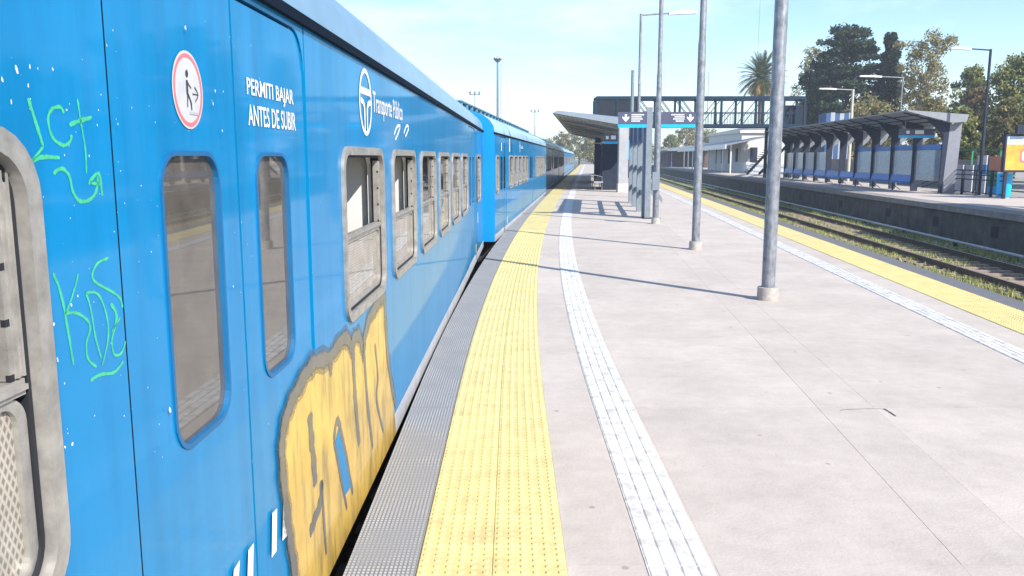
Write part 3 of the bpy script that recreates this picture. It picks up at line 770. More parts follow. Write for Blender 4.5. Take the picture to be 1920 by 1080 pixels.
# green tags
k1 = lambda P: [zz(px, py, 0, 0, .5) for (px, py) in P]
k2 = lambda P: [zz(px, py, 0, 240, 240/540) for (px, py) in P]
g = MB()
for P, wd in (([(103, 368), (132, 460), (160, 550)], .011), ([(160, 550), (110, 615)], .011), ([(110, 612), (150, 590), (222, 592)], .010),
              ([(238, 425), (222, 400), (192, 410), (178, 450), (195, 515), (235, 545), (262, 530), (265, 505)], .009),
              ([(288, 370), (300, 450), (318, 560), (322, 650)], .007), ([(258, 468), (300, 452), (342, 440)], .011),
              ([(198, 650), (230, 632), (258, 660), (272, 720), (300, 755), (340, 745), (362, 705), (365, 660)], .010), ([(330, 690), (368, 650), (382, 735)], .011), ([(336, 684), (372, 690)], .012)):
    g.ribbon(k1(P), wd*1.08, XF)
onwall(g, 'graffiti_tag', GREENP)
g = MB()
for P, wd in (([(222, 612), (255, 700), (280, 830), (308, 1000)], .009), ([(328, 615), (312, 680), (285, 760), (272, 782)], .007), ([(272, 782), (320, 780), (365, 810), (378, 850), (362, 910), (370, 975), (405, 1008)], .008),
              ([(360, 695), (380, 760), (400, 880), (425, 970)], .007), ([(360, 695), (410, 700), (445, 780), (455, 880), (430, 1000)], .007),
              ([(455, 548), (410, 570), (388, 615), (400, 650), (470, 690), (505, 720), (515, 760)], .008), ([(465, 740), (490, 790), (478, 860)], .012), ([(478, 860), (470, 900), (480, 955), (510, 950), (528, 900)], .008), ([(470, 860), (505, 800)], .008),
              ([(380, 1065), (420, 1040), (480, 1030), (518, 985)], .009)):
    g.ribbon(k2(P), wd*1.08, XF)
onwall(g, 'graffiti_tag', GREENP)
# ochre spray piece with grey outline
k7 = lambda P: [(a, max(b, -.03)) for a, b in (zz(px, py, 500, 540, .5) for (px, py) in P)]
outl = [(108, 1120), (104, 1060), (90, 960), (76, 850), (60, 690), (56, 580), (70, 490), (100, 410), (150, 315), (185, 275), (235, 264), (250, 240), (290, 187), (308, 200), (315, 222), (326, 192), (345, 178), (356, 215), (363, 240), (367, 180), (386, 110), (420, 52), (440, 32), (444, 100), (452, 240), (470, 370), (484, 440), (440, 560), (380, 690), (300, 860), (220, 1020), (175, 1120)]
def fillpoly(P, x, mat, name):
    tri = tessellate_polygon([[Vector((p[0], p[1], 0)) for p in P]])
    m = MB(); m.v = [(x, p[0], p[1]) for p in P]
    for t in tri:
        a, b, c = [P[q] for q in t]
        m.f.append(tuple(t) if (b[0]-a[0])*(c[1]-a[1])-(b[1]-a[1])*(c[0]-a[0]) > 0 else tuple(reversed(t)))
    return onwall(m, name, mat)
fillpoly([(p[0], p[1] if i < 26 and i > 1 else -.055) for i, p in enumerate(k7(outl))], 0.0008, OCHRE, 'graffiti_fill')
g = MB()
g.ribbon(k7(outl[:27]), .085, 0.0018)
for P, wd in (([(160, 470), (166, 560), (175, 650), (182, 740)], .06), ([(205, 720), (200, 800), (178, 870), (160, 920)], .05), ([(205, 720), (212, 850), (222, 1000)], .03),
              ([(322, 222), (330, 400), (346, 590)], .06), ([(365, 240), (376, 420), (397, 600)], .045), ([(405, 210), (416, 330), (411, 420), (437, 540)], .035),
              ([(250, 570), (266, 495), (292, 610), (322, 770)], .035), ([(250, 570), (275, 700), (300, 830)], .03), ([(235, 264), (240, 330)], .05)):
    g.ribbon(k7(P), wd*1.5, 0.0022)
onwall(g, 'graffiti_outline', GREYP)
def soft(m, lo=.05, hi=.4, jit=.55, scale=70):
    n = m.node_tree; L = n.links.new; b = n.nodes['Principled BSDF']
    uv = n.nodes.new('ShaderNodeUVMap'); sp = n.nodes.new('ShaderNodeSeparateXYZ'); L(uv.outputs['UV'], sp.inputs[0])
    a = n.nodes.new('ShaderNodeMath'); a.operation = 'PINGPONG'; a.inputs[1].default_value = 0.5; L(sp.outputs['Y'], a.inputs[0])
    g = n.nodes.new('ShaderNodeNewGeometry'); t_ = n.nodes.new('ShaderNodeTexNoise'); t_.inputs['Scale'].default_value = scale; t_.inputs['Detail'].default_value = 5
    L(g.outputs['Position'], t_.inputs['Vector'])
    c = n.nodes.new('ShaderNodeMath'); c.operation = 'MULTIPLY_ADD'; c.inputs[1].default_value = jit; L(t_.outputs['Fac'], c.inputs[0]); L(a.outputs[0], c.inputs[2])
    d = n.nodes.new('ShaderNodeMath'); d.operation = 'SUBTRACT'; d.inputs[1].default_value = jit/2; L(c.outputs[0], d.inputs[0])
    r = n.nodes.new('ShaderNodeMapRange'); r.inputs['From Min'].default_value = lo; r.inputs['From Max'].default_value = hi; r.inputs['To Max'].default_value = .96
    L(d.outputs[0], r.inputs['Value']); L(r.outputs['Result'], b.inputs['Alpha'])
soft(GREENP, .0, .22, .35, 120); soft(GREYP, .0, .20, .35, 40)
ov = bpy.data.materials.new('overspray'); ov.use_nodes = True
_n = ov.node_tree; _b = _n.nodes['Principled BSDF']; _b.inputs['Base Color'].default_value = (.12, .12, .12, 1); _b.inputs['Roughness'].default_value = .6
_g = _n.nodes.new('ShaderNodeNewGeometry'); _t = _n.nodes.new('ShaderNodeTexNoise'); _t.inputs['Scale'].default_value = 220; _t.inputs['Detail'].default_value = 3
_r = _n.nodes.new('ShaderNodeMapRange'); _r.inputs['From Min'].default_value = .42; _r.inputs['From Max'].default_value = .62; _r.inputs['To Max'].default_value = .75
_n.links.new(_g.outputs['Position'], _t.inputs['Vector']); _n.links.new(_t.outputs['Fac'], _r.inputs['Value']); _n.links.new(_r.outputs['Result'], _b.inputs['Alpha'])
onwall(MB().ribbon(k7(outl[:27]), .12, 0.0014), 'graffiti_overspray', ov)
fillpoly(k7([(256, 575), (268, 525), (290, 620), (314, 745), (292, 780), (272, 670)]), 0.0026, BLUE, 'graffiti_gap')
# white hazard dashes by the door
hz = MB()
for q in ([(438, 1068), (449, 1050), (446, 1100), (434, 1118)], [(465, 1032), (475, 1018), (474, 1080), (463, 1098)], [(510, 962), (519, 953), (518, 1033), (509, 1046)], [(531, 940), (538, 932), (538, 1004), (529, 1014)]):
    hz = MB(); P = [wl(*p) for p in q]; hz.quad(*[(0.0009, p[0], p[1]) for p in P]); onwall(hz, 'step_dash', WHITE)
# paint chips
ch = MB()
random.seed(3)
CH = [(347, 52, .011, 1.5), (403, 170, .006, 2), (399, 195, .006, 2), (416, 245, .007, 1.5), (418, 172, .005, 2), (318, 768, .012, 1.6), (437, 537, .006, 2), (145, 555, .006, 1), (133, 572, .006, 1.3), (100, 608, .006, 1.3), (107, 674, .006, 2), (124, 206, .005, 1), (184, 206, .004, 1), (30, 130, .008, 2), (135, 832, .008, 1), (121, 838, .006, 1.4), (264, 348, .004, 1), (283, 472, .005, 1), (232, 780, .004, 1), (55, 125, .004, 3), (98, 130, .004, 3), (20, 190, .004, 3), (3, 150, .006, 2), (52, 160, .005, 2)]
for _ in range(170):
    CH.append((random.uniform(0, 700), random.uniform(30, 900), random.uniform(.0012, .0034), random.uniform(.7, 2.6)))
for (px, py, s, e) in CH:
    y, z = wl(px, py)
    if z < .12 or z > 2.36: continue
    if any(w0-.02 < y < w1+.02 and .98 < z < 1.93 for (w0, w1, k) in wins1): continue
    if any((d0+.21 < y < d0+.68 or dm+.14 < y < dm+.6) and 1.03 < z < 1.9 for (d0, dm, d1) in doors1): continue
    a = random.uniform(-.4, .4); n = 6; i = len(ch.v); s *= .58
    for j in range(n):
        t = 2*math.pi*j/n; r = random.uniform(.6, 1.2)
        u = s*r*math.cos(t)/1.2; v = s*e*r*math.sin(t)/1.2
        ch.v.append((0.0008, y+u*math.cos(a)-v*math.sin(a), z+u*math.sin(a)+v*math.cos(a)))
    ch.f.append(tuple(range(i, i+n)))
tag(onwall(ch, 'paint_chips', WHITE), kind='stuff')
# round sticker
cy, cz, rad = 2.30+1.1, 2.028, .103
def disc(r0, r1, x, n=36, cy=cy, cz=cz):
    m = MB()
    if r0 == 0: m.v = [(x, cy+r1*math.cos(2*math.pi*k/n), cz+r1*math.sin(2*math.pi*k/n)) for k in range(n)]; m.f = [tuple(range(n))]
    else:
        for k in range(n):
            a = 2*math.pi*k/n; m.v += [(x, cy+r0*math.cos(a), cz+r0*math.sin(a)), (x, cy+r1*math.cos(a), cz+r1*math.sin(a))]
        m.f = [(2*k, 2*k+1, (2*k+3) % (2*n), (2*k+2) % (2*n)) for k in range(n)]
    return m
stk = onwall(disc(0, rad, -.0055), 'warning_sticker', M('sticker_white', (.58, .57, .58), .12, 12, .35, coat=.5))
disc(.086, .096, -.0045).build('red_ring', REDV, stk, fix=False)
pg = MB()
pg.ribbon([(cy-.008, cz+.026), (cy-.008, cz-.012)], .016, -.004)
pg.ribbon([(cy-.007, cz+.022), (cy+.018, cz+.006)], .006, -.004)
pg.ribbon([(cy-.008, cz-.010), (cy-.012, cz-.045)], .007, -.0038)
pg.ribbon([(cy-.006, cz-.010), (cy+.012, cz-.030), (cy+.016, cz-.052)], .008, -.0042)
pg.ribbon([(cy+.026, cz-.008), (cy+.062, cz-.008)], .004, -.004); pg.ribbon([(cy+.042, cz+.012), (cy+.064, cz-.008), (cy+.042, cz-.028)], .004, -.0038)
for k in range(1):
    n = 14; i = len(pg.v); pg.v += [(-.004, cy-.006+.009*math.cos(2*math.pi*j/n), cz+.043+.010*math.sin(2*math.pi*j/n)) for j in range(n)]; pg.f.append(tuple(range(i, i+n)))
pg.build('pictogram', BLACKV, stk, fix=False)
MB().ribbon([(cy, cz-.060), (cy+.06, cz-.060)], .010, -.004).build('caption_bar', M('grey_print', (.4, .4, .42), .05, 20, .5), stk, fix=False)
def ontext(txt, y0, y1, z0, z1, x=.004, parent=car1, bold=0.012):
    o = text_obj(txt, parent, y0+0, y1+0, z0, z1, WHITE, x=x, bold=bold); o.location = (0, 0, ZO); return o
ontext('PERMITI BAJAR', 2.785+1.1, 3.335+1.1, 2.036, 2.107, -.005)
ontext('ANTES DE SUBIR', 2.785+1.1, 3.355+1.1, 1.953, 2.022, -.005)
def roundel(parent, cy, cz, r, x=.003):
    m = disc(r*.86, r, x, 40, cy, cz)
    m.quad((x, cy-r*.84, cz+r*.22), (x, cy+r*.84, cz+r*.22), (x, cy+r*.80, cz+r*.42), (x, cy-r*.80, cz+r*.42))
    for s in (-1, 1):
        m.ribbon([(cy+s*r*.80, cz+.02*r), (cy+s*r*.42, cz-r*.02), (cy+s*r*.22, cz-r*.22), (cy+s*r*.20, cz-r*.88)], r*.17, x+.0006)
    return onwall(m, 'roundel', WHITE, parent)
roundel(car1, 4.80+1.1, 2.155, .185)
ontext('Transporte Público', 5.02+1.1, 6.22+1.1, 2.075, 2.235, bold=.008)
g = MB()
for P in ([(739, 252), (744, 238), (750, 236), (747, 248), (741, 262)], [(757, 250), (762, 236), (766, 240), (760, 256)]): onwall(MB().ribbon([wl(*p) for p in P], .02, XF), 'white_tag', WHITE)
onwall(MB().ribbon([(17.0, .62), (17.0, .82)], .16, XF), 'number_plate', WHITE)
onwall(MB().ribbon([(16.4, .12), (16.4, .28)], .2, XF), 'yellow_mark', YELP)
# markings on the vented wagons
for c in [o for o in bpy.data.objects if o.get('category') == 'train wagon' and o != car1]:
    roundel(c, 7.3, 2.17, .16)
    ontext('Transporte Público', 7.55, 8.7, 2.09, 2.22, parent=c, bold=.01)
    onwall(MB().ribbon([(3.75, 2.0), (3.75, 2.36)], .34, XF), 'door_placard', M('placard_pink', (.75, .6, .64), .05, 9, .5), c)
    onwall(MB().ribbon([(1.55, 2.0), (1.55, 2.2)], .22, XF), 'white_placard', WHITE, c)
    onwall(MB().ribbon([(3.05, .12), (3.05, .3)], .22, XF), 'yellow_mark', YELP, c)

# ------------------------------------------------------------------ island platform furniture
def lamp_post(X, Y, hgt, label, arm=1.95, rad=.08, base=True, adir=1, mat=GALV, z=0.0, grp='lamp posts along the island platform'):
    t = thing('lamp_post', (X, Y, z), label, 'lamp post', grp)
    b = .17 if base else 0
    MB().tube([(0, 0, b-.02), (0, 0, hgt*.45), (0, 0, hgt*.46), (0, 0, hgt)], [rad, rad*.98, rad*.82, rad*.7], 20).build('pole', mat, t, smooth=True)
    if base: MB().tube([(0, 0, 0), (0, 0, b)], [rad*1.62, rad*1.58], 24).build('base_collar', CONCB, t, smooth=True)
    MB().tube([(0, 0, hgt-.05), (adir*arm*.55, 0, hgt+.02)], [.035, .03], 10).build('arm', mat, t, smooth=True)
    hd = MB().prism([(adir*arm*.5, hgt-.05), (adir*arm*.5, hgt+.06), (adir*arm*.7, hgt+.10), (adir*arm, hgt+.09), (adir*arm*1.0, hgt), (adir*arm*.7, hgt-.02)], 'y', -.11, .11).build('lamp_head', LAMPW, t)
    return t
lamp_post(3.36, 10.85, 9.0, 'thick galvanised lamp post with flaking paint on a round concrete base', rad=.085)
lamp_post(3.72, 16.9, 9.0, 'plain grey lamp post on a concrete base between the thick post and the direction sign', rad=.08)
lamp_post(4.05, 23.6, 9.0, 'slim lamp post with a low box, standing just before the direction sign', rad=.075)
lamp_post(5.05, 34.0, 7.4, 'lamp post behind the direction sign with its arm over the right-hand track', arm=2.15, rad=.075)
bxo = MB().box(-.10, .10, -.07, .07, .95, 1.45)
tag(bxo.build('switch_box', GALV2, None, (4.0, 23.48, 0)), 'small grey switch box strapped to the slim lamp post', 'switch box')
t = thing('signal_post', (5.55, 39.5, 0), 'plain grey post with cyan sign plate beside the windbreak', 'post')
MB().tube([(0, 0, 0), (0, 0, 5.8)], [.09, .075], 14).build('pole', GALV2, t, smooth=True)
MB().box(-.14, .14, -.12, -.09, 1.75, 2.65).build('sign_plate', CYAN, t)
MB().box(-.08, .08, -.1225, -.1205, 2.35, 2.5).build('pictogram', WHITE, t); MB().box(-.08, .08, -.1225, -.1205, 1.9, 2.05).build('pictogram', WHITE, t)

# direction sign: twin-fin column with a panel either side
t = thing('direction_sign', (4.24, 25.6, 0), 'charcoal direction sign with cyan edge, down arrows and grey twin-fin column', 'sign')
MB().box(-.20, -.03, -.06, .06, 0, 3.33).build('column_fin', GALV2, t); MB().box(.06, .23, -.06, .06, 0, 3.33).build('column_fin', GALV2, t)
MB().box(-.25, .28, -.14, .14, 0, .03).build('base_plate', IRON, t)
for s, (a, b) in ((-1, (-1.05, -.205)), (1, (.235, 1.42))):
    p = MB().box(a, b, -.05, .05, 2.83, 3.19).build('sign_panel', SIGND, t)
    MB().box(a, b, -.053, .053, 2.73, 2.828).build('cyan_edge', CYAN, p)
    xa = a+.22 if s < 0 else b-.32
    MB().prism([(xa-.03, 3.12), (xa-.03, 3.02), (xa-.10, 3.06), (xa-.10, 3.01), (xa, 2.90), (xa+.10, 3.01), (xa+.10, 3.06), (xa+.03, 3.02), (xa+.03, 3.12)], 'y', -.054, -.0505).build('arrow', WHITE, p)
    tx = MB()
    for k, wd in enumerate((.40, .30, .34, .26)):
        z = 3.11-.062*k
        x0 = xa+.17 if s < 0 else xa-.17-wd
        q = 0
        while q < wd-.02:
            l = random.uniform(.018, .03); tx.box(x0+q, x0+q+l, -.053, -.0505, z-.018, z+.018); q += l+.010
    tx.build('lettering', WHITE, p)

# windbreak frame behind the sign
t = thing('windbreak', (0, 0, 0), 'grey steel windbreak frame with deep blue top band behind the direction sign', 'windbreak')
wb = [(4.14+.0905*dy, 25.9+dy) for dy in (0.15, 3.05, 5.95, 8.85)]
for (x, y) in wb:
    MB().box(x-.13, x+.13, y-.06, y+.06, 0, 3.25).build('post', GALV2, t)
    MB().prism([(x+.13, .9), (x+.50, .45), (x+.50, .60), (x+.13, 1.12)], 'y', y-.03, y+.03).build('stay', GALV2, t)
for (z0, z1, mat, nm, th) in ((2.35, 3.2, M('band_blue', (.01, .06, .28), .1, 3, .4), 'top_band', .03), (1.40, 1.56, GALV2, 'rail', .025), (.60, .76, GALV2, 'rail', .025)):
    for (a, b) in zip(wb, wb[1:]):
        MB().prism([(a[0]-th, a[1]+.062), (a[0]+th, a[1]+.062), (b[0]+th, b[1]-.062), (b[0]-th, b[1]-.062)], 'z', z0, z1).build(nm, mat, t)

# canopy on grey pillars
t = thing('platform_canopy', (0, 0, 0), 'sloping canopy with ribbed wood soffit on wide grey pillars', 'canopy')
CY0, CY1 = 46.0, 84.0
def cprof(y):
    o = .0905*(y-46)
    return o
def cprism(pts, y0, y1, name, mat, parent=t):
    m = MB(); n = len(pts)
    m.v = [(p[0]+cprof(y0), y0, p[1]) for p in pts]+[(p[0]+cprof(y1), y1, p[1]) for p in pts]
    m.f = [tuple(range(n-1, -1, -1)), tuple(range(n, 2*n))]+[(k, (k+1) % n, n+(k+1) % n, n+k) for k in range(n)]
    return m.build(name, mat, parent)
cprism([(2.16, 4.22), (2.45, 4.34), (6.3, 3.95), (7.6, 4.02), (7.6, 3.62), (6.3, 3.52), (5.9, 3.58)], CY0, CY1, 'roof', CANTOP)
nb_ = 15
for k in range(nb_):
    f0 = k/nb_; f1 = (k+.8)/nb_
    cprism([(2.3+3.6*f0, 4.185-.62*f0), (2.3+3.6*f1, 4.185-.62*f1), (2.3+3.6*f1, 4.145-.62*f1), (2.3+3.6*f0, 4.145-.62*f0)], CY0+.3, CY1-.3, 'soffit_board', CANUND)
for y in (46.6, 52, 57.5, 63, 68.5, 74, 79.5, 83.4):
    cprism([(2.6, 4.09), (6.0, 3.50), (6.0, 3.32), (2.6, 4.03)], y-.05, y+.05, 'rafter', CANTOP)
for y in (45.4, 57.5, 68.5, 80):
    x = 6.0+.0905*(y-46)
    MB().box(x-.25, x+.25, y-.30, y+.30, .47, 3.55 if y > 46 else 3.53).build('pillar', M('pillar_cladding', (.36, .36, .36), .15, 4, .7), t)
    MB().box(x-.28, x+.28, y-.33, y+.33, 0, .468).build('pillar_plinth', M('plinth_pale', (.48, .46, .43), .12, 4, .85), t)
t = thing('kiosk', (5.9, 50.5, 0), 'dark waiting kiosk under the wood-soffit canopy', 'kiosk', rotz=-math.atan(SR))
MB().box(-.55, .55, -2.2, 2.2, .0, 2.6).build('wall', CHAR, t); MB().box(-.6, .6, -2.25, 2.25, 2.602, 2.7).build('roof', CANTOP, t)
MB().box(-.58, -.552, -.5, .5, .02, 2.1).build('door', SIGND, t)
t = thing('kiosk', (7.1, 63.5, 0), 'dark block added for more shade deep under the canopy, behind the waiting kiosk', 'kiosk', rotz=-math.atan(SR))  # added dark block, standing in for deep shade under the canopy
MB().box(-.9, .5, -2.5, 2.5, .0, 2.8).build('wall', CHAR, t); MB().box(-.95, .55, -2.55, 2.55, 2.802, 2.9).build('roof', CANTOP, t); MB().box(-.93, -.902, -.5, .5, .02, 2.1).build('door', SIGND, t)
t = thing('hanging_sign', (5.62, 47.3, 2.6), 'hanging charcoal sign with cyan lower edge under the canopy', 'sign')
MB().box(-.5, .5, -.04, .04, .12, .55).build('sign_panel', SIGND, t); MB().box(-.5, .5, -.043, .043, .0, .118).build('cyan_edge', CYAN, t)
MB().box(-.4, -.25, -.043, -.0405, .25, .42).build('pictogram', WHITE, t); MB().box(-.12, .15, -.043, -.0405, .24, .45).build('lettering', WHITE, t)
for x in (-.4, .4): MB().tube([(x, 0, .55), (x, 0, .98)], .015, 6).build('hanger', GALV2, t)
t = thing('bench', (4.95, 49.0, 0), 'small pale bench with tubular armrest in the canopy shade', 'bench')
MB().box(-.25, .25, -.8, .8, .42, .48).build('seat', SILL, t)
for y in (-.7, .7):
    MB().tube([(-.2, y, 0), (-.2, y, .42)], .025, 8).build('leg', GALV, t); MB().tube([(.2, y, 0), (.2, y, .75), (-.25, y, .85)], .02, 8).build('armrest', GALV, t)

# stair tower and lattice at the footbridge end on the island platform
def lattice(t, x0, x1, y, z0, z1, n, mat, w=.07):
    MB().bar((x0, y, z0), (x0, y, z1), w*1.6).build('post', mat, t); MB().bar((x1, y, z0), (x1, y, z1), w*1.6).build('post', mat, t)
    for k in range(n):
        a = z0+(z1-z0)*k/n; b = z0+(z1-z0)*(k+1)/n
        MB().bar((x0, y, b), (x1, y, b), w).build('rail', mat, t)
        MB().bar((x0, y-.02, a if k % 2 else b), (x1, y-.02, b if k % 2 else a), w).build('diagonal_brace', mat, t)
t = thing('stair_tower', (0, 0, 0), 'blue-grey steel lattice stair tower beyond the canopy', 'stair tower')
for y in (88, 96): lattice(t, 7.75+.09*(y-75), 10.2+.09*(y-75), y, 0, 4.4, 5, BRIDGE)
for k in range(24):
    MB().box(7.9, 10.0, -.16, .16, -.03, .03).build('tread', BRIDGED, t, (.09*(80+k*.75-75), 80+k*.75, 4.3-k*.18))
MB().bar((8.1, 80, 4.2), (9.6, 98, .05), .08, .3).build('stringer', BRIDGE, t); MB().bar((10.3, 80, 4.2), (11.8, 98, .05), .08, .3).build('stringer', BRIDGE, t)

# footbridge
t = thing('footbridge', (0, 0, 0), 'blue-grey steel truss footbridge spanning both platforms', 'footbridge')
BY = 75.0; bx0, bx1 = 7.4, 25.7; zt, zbm = 7.0, 4.62
for y in (BY, BY+2.2):
    MB().box(bx0, bx1, y-.09, y+.09, zt-.14, zt+.14).build('top_chord', BRIDGE, t)
    MB().box(bx0, bx1, y-.09, y+.09, zbm-.16, zbm+.12).build('bottom_chord', BRIDGE, t)
    nbay = 10; bw = (bx1-bx0)/nbay
    for k in range(nbay+1):
        x = bx0+k*bw; MB().box(x-.09, x+.09, y-.08, y+.08, zbm+.121, zt-.141).build('vertical_post', BRIDGE, t)
        if k < nbay and k > 1:
            a, b = (zt-.15, zbm+.13) if k < 5 else (zbm+.13, zt-.15)
            MB().bar((x+.1, y-.03, a), (x+bw-.1, y-.03, b), .055).build('diagonal_brace', BRIDGE, t)
            if k < 5: MB().bar((x+.24, y+.03, a), (x+bw+.04-.0, y+.03, b), .05).build('diagonal_brace', BRIDGE, t)
    MB().box(bx0+2*bw, bx1, y-.03, y+.03, 5.72, 5.79).build('handrail', BRIDGE, t)
    bal = MB()
    for k in range(60):
        x = bx0+2*bw+(bx1-bx0-2*bw)*(k+.5)/60; bal.box(x-.012, x+.012, y-.012, y+.012, zbm+.12, 5.72)
    tag(bal.build('balusters', BRIDGE, t), kind='stuff')
MB().box(bx0, bx1, BY+.1, BY+2.1, zbm-.05, zbm+.05).build('deck', BRIDGED, t)
for k in range(nbay+1):
    x = bx0+k*bw; MB().box(x-.06, x+.06, BY+.1, BY+2.1, zt-.1, zt+.08).build('cross_tie', BRIDGE, t)
for (a, b) in ((bx0+.1, bx0+bw-.1), (bx0+bw+.1, bx0+2*bw-.1)):
    MB().box(a, b, BY-.02, BY+.02, zbm+.14, zt-.16).build('mesh_panel', BRIDGED, t); MB().box(a, b, BY+2.18, BY+2.22, zbm+.14, zt-.16).build('mesh_panel', BRIDGED, t)
for (x, y) in ((bx0+.3, BY), (bx0+.3, BY+2.2), (bx0+3.3, BY), (bx0+3.3, BY+2.2), (bx1-.3, BY), (bx1-.3, BY+2.2), (bx1-2.6, BY), (bx1-2.6, BY+2.2)):
    MB().box(x-.12, x+.12, y-.12, y+.12, 0, zbm-.161).build('column', BRIDGE, t)
# far stair flight
for k in range(22):
    MB().box(-.16, .16, .15, 2.05, -.03, .03).build('tread', BRIDGED, t, (bx1-.2+k*.0, BY+2.3+k*.62, 4.6-k*.205))
MB().bar((bx1-.4, BY+2.3, 4.55), (bx1-.4, BY+16, .05), .08, .3).build('stringer', BRIDGE, t); MB().bar((bx1+.9, BY+2.3, 4.55), (bx1+.9, BY+16, .05), .08, .3).build('stringer', BRIDGE, t)
MB().box(bx1-1.9, bx1+1.0, BY+2.35, BY+2.40, 4.7, 6.5).build('mesh_panel', BRIDGED, t)

# ------------------------------------------------------------------ far platform shelter
shel = t = thing('platform_shelter', (0, 0, 0), 'long open shelter with dark fins and frosted panels on the far platform', 'shelter')
SY = [43.4+3.4*k for k in range(11)]
PU = 18.1
def sh(u, y): return rX(u, y)
rot = -math.atan(SR)
finthin = MB().prism([(-.06, 0), (.10, 0), (.24, 3.0), (.26, 3.55), (-1.0, 3.93), (-1.0, 3.86), (-.02, 3.0)], 'y', -.05, .05).mesh('fin_post', CHAR)
finm = MB().prism([(-.20, 0), (.16, 0), (.24, 3.0), (.26, 3.55), (-1.0, 3.93), (-1.0, 3.86), (-.22, 3.0)], 'y', -.05, .05).mesh('fin_post', CHAR)
gusm = MB().prism([(.27, 2.6), (.62, 2.9), (.95, 3.6), (.27, 3.5)], 'y', -.045, .045).mesh('rear_gusset', GALV)
rearm = MB().prism([(.11, 0), (.72, 0), (.86, 3.6), (.27, 3.5)], 'y', -.045, .045).mesh('rear_plate', M('pale_plate', (.24, .245, .28), .1, 3, .6))
panm = MB().box(-.012, .012, -1.58, 1.58, .62, 2.25).mesh('glass_panel', GLASS_S)
headm = MB().box(-.05, .05, -1.6, 1.6, 2.26, 2.52).mesh('header_band', BENCH)
bench = MB(); bench.prism([(-.66, .44), (-.14, .44), (-.08, .86), (-.12, .88), (-.2, .50), (-.66, .50)], 'y', -1.55, 1.55)
benm = bench.mesh('bench_seat', BENCH)
legm = MB().box(-.60, -.52, -.04, .04, 0, .44).prism([(-.56, .30), (-.5, .30), (-.1, .0), (-.16, .0)], 'y', -.03, .03).mesh('bench_leg', CHAR)
for k, y in enumerate(SY):
    link('fin_post', finthin if k == 0 else finm, t, (sh(PU, y), y, 0), rot)
    link('rear_plate' if k == 0 else 'rear_gusset', rearm if k == 0 else gusm, t, (sh(PU, y), y, 0), rot)
    if k < len(SY)-1:
        ym = y+1.7
        if k not in (4, 5): link('glass_panel', panm, t, (sh(PU, ym), ym, 0), rot)
        if k in (0, 1, 2, 3): link('header_band', headm, t, (sh(PU, ym), ym, 0), rot)
        if k > 0:
            link('bench_seat', benm, t, (sh(PU, ym), ym, 0), rot); link('bench_leg', legm, t, (sh(PU, ym), ym, 0), rot)
m = MB(); prf = [(16.0, 4.20), (19.1, 3.98), (19.0, 3.62), (18.3, 3.57), (16.0, 4.14)]
n = len(prf); ya, yb = SY[0]-.5, SY[-1]+.5
m.v = [(sh(p[0], ya), ya, p[1]) for p in prf]+[(sh(p[0], yb), yb, p[1]) for p in prf]
m.f = [tuple(range(n)), tuple(range(2*n-1, n-1, -1))]+[(k, (k+1) % n, n+(k+1) % n, n+k) for k in range(n)]
m.build('roof', M('pale_roof', (.24, .255, .28), .1, 3, .6), t)
for k in range(12):
    y = 43.6+3.05*k
    MB().bar((sh(16.05, y), y, 4.10), (sh(18.3, y), y, 3.53), .05, .06).build('purlin', CHAR, t)
for u in (16.6, 17.2, 17.8): MB().bar((sh(u, ya), ya, 4.13-.255*(u-16)), (sh(u, yb), yb, 4.13-.255*(u-16)), .05, .06).build('purlin', CHAR, t)
s2 = copy_tree(shel); s2.location = (-47.5*SR, -47.5, 0); s2['label'] = 'unseen second shelter, added out of view to shade the track'  # unseen copy, added beyond the view for its shadow on the track
# signs under the shelter
t = thing('station_sign', (sh(17.3, 44.9), 44.9, 2.86), 'charcoal hanging sign with cyan edge at the open end of the far shelter', 'sign', rotz=rot)
MB().box(-.9, .9, -.04, .04, .14, .48).build('sign_panel', SIGND, t); MB().box(-.9, .9, -.043, .043, 0, .138).build('cyan_edge', CYAN, t)
MB().box(-.55, -.38, -.043, -.0405, .22, .38).build('pictogram', WHITE, t); MB().box(-.1, .35, -.043, -.0405, .2, .4).build('lettering', WHITE, t)
for x in (-.6, .6): MB().tube([(x, 0, .48), (x, 0, 1.02-.25*x)], .015, 6).build('hanger', GALV2, t)

# lamps of the far platform
G2 = 'lamp posts behind the far shelter'
lamp_post(rX(19.3, 41.6), 41.6, 7.0, 'dark lamp post rising past the railing with its arm towards the tracks', 1.95, .085, False, -1, CHAR, 0, G2)
lamp_post(rX(20.3, 55.7), 55.7, 7.0, 'pale lamp post behind the far shelter in front of the cypress', 2.8, .06, False, -1, GALV, 0, G2)
lamp_post(rX(20.2, 65.7), 65.7, 7.0, 'stout pale lamp post behind the far shelter in front of the dark conifer', 2.6, .13, False, -1, M('pale_post', (.5, .46, .38), .15, 4, .8), 0, G2)

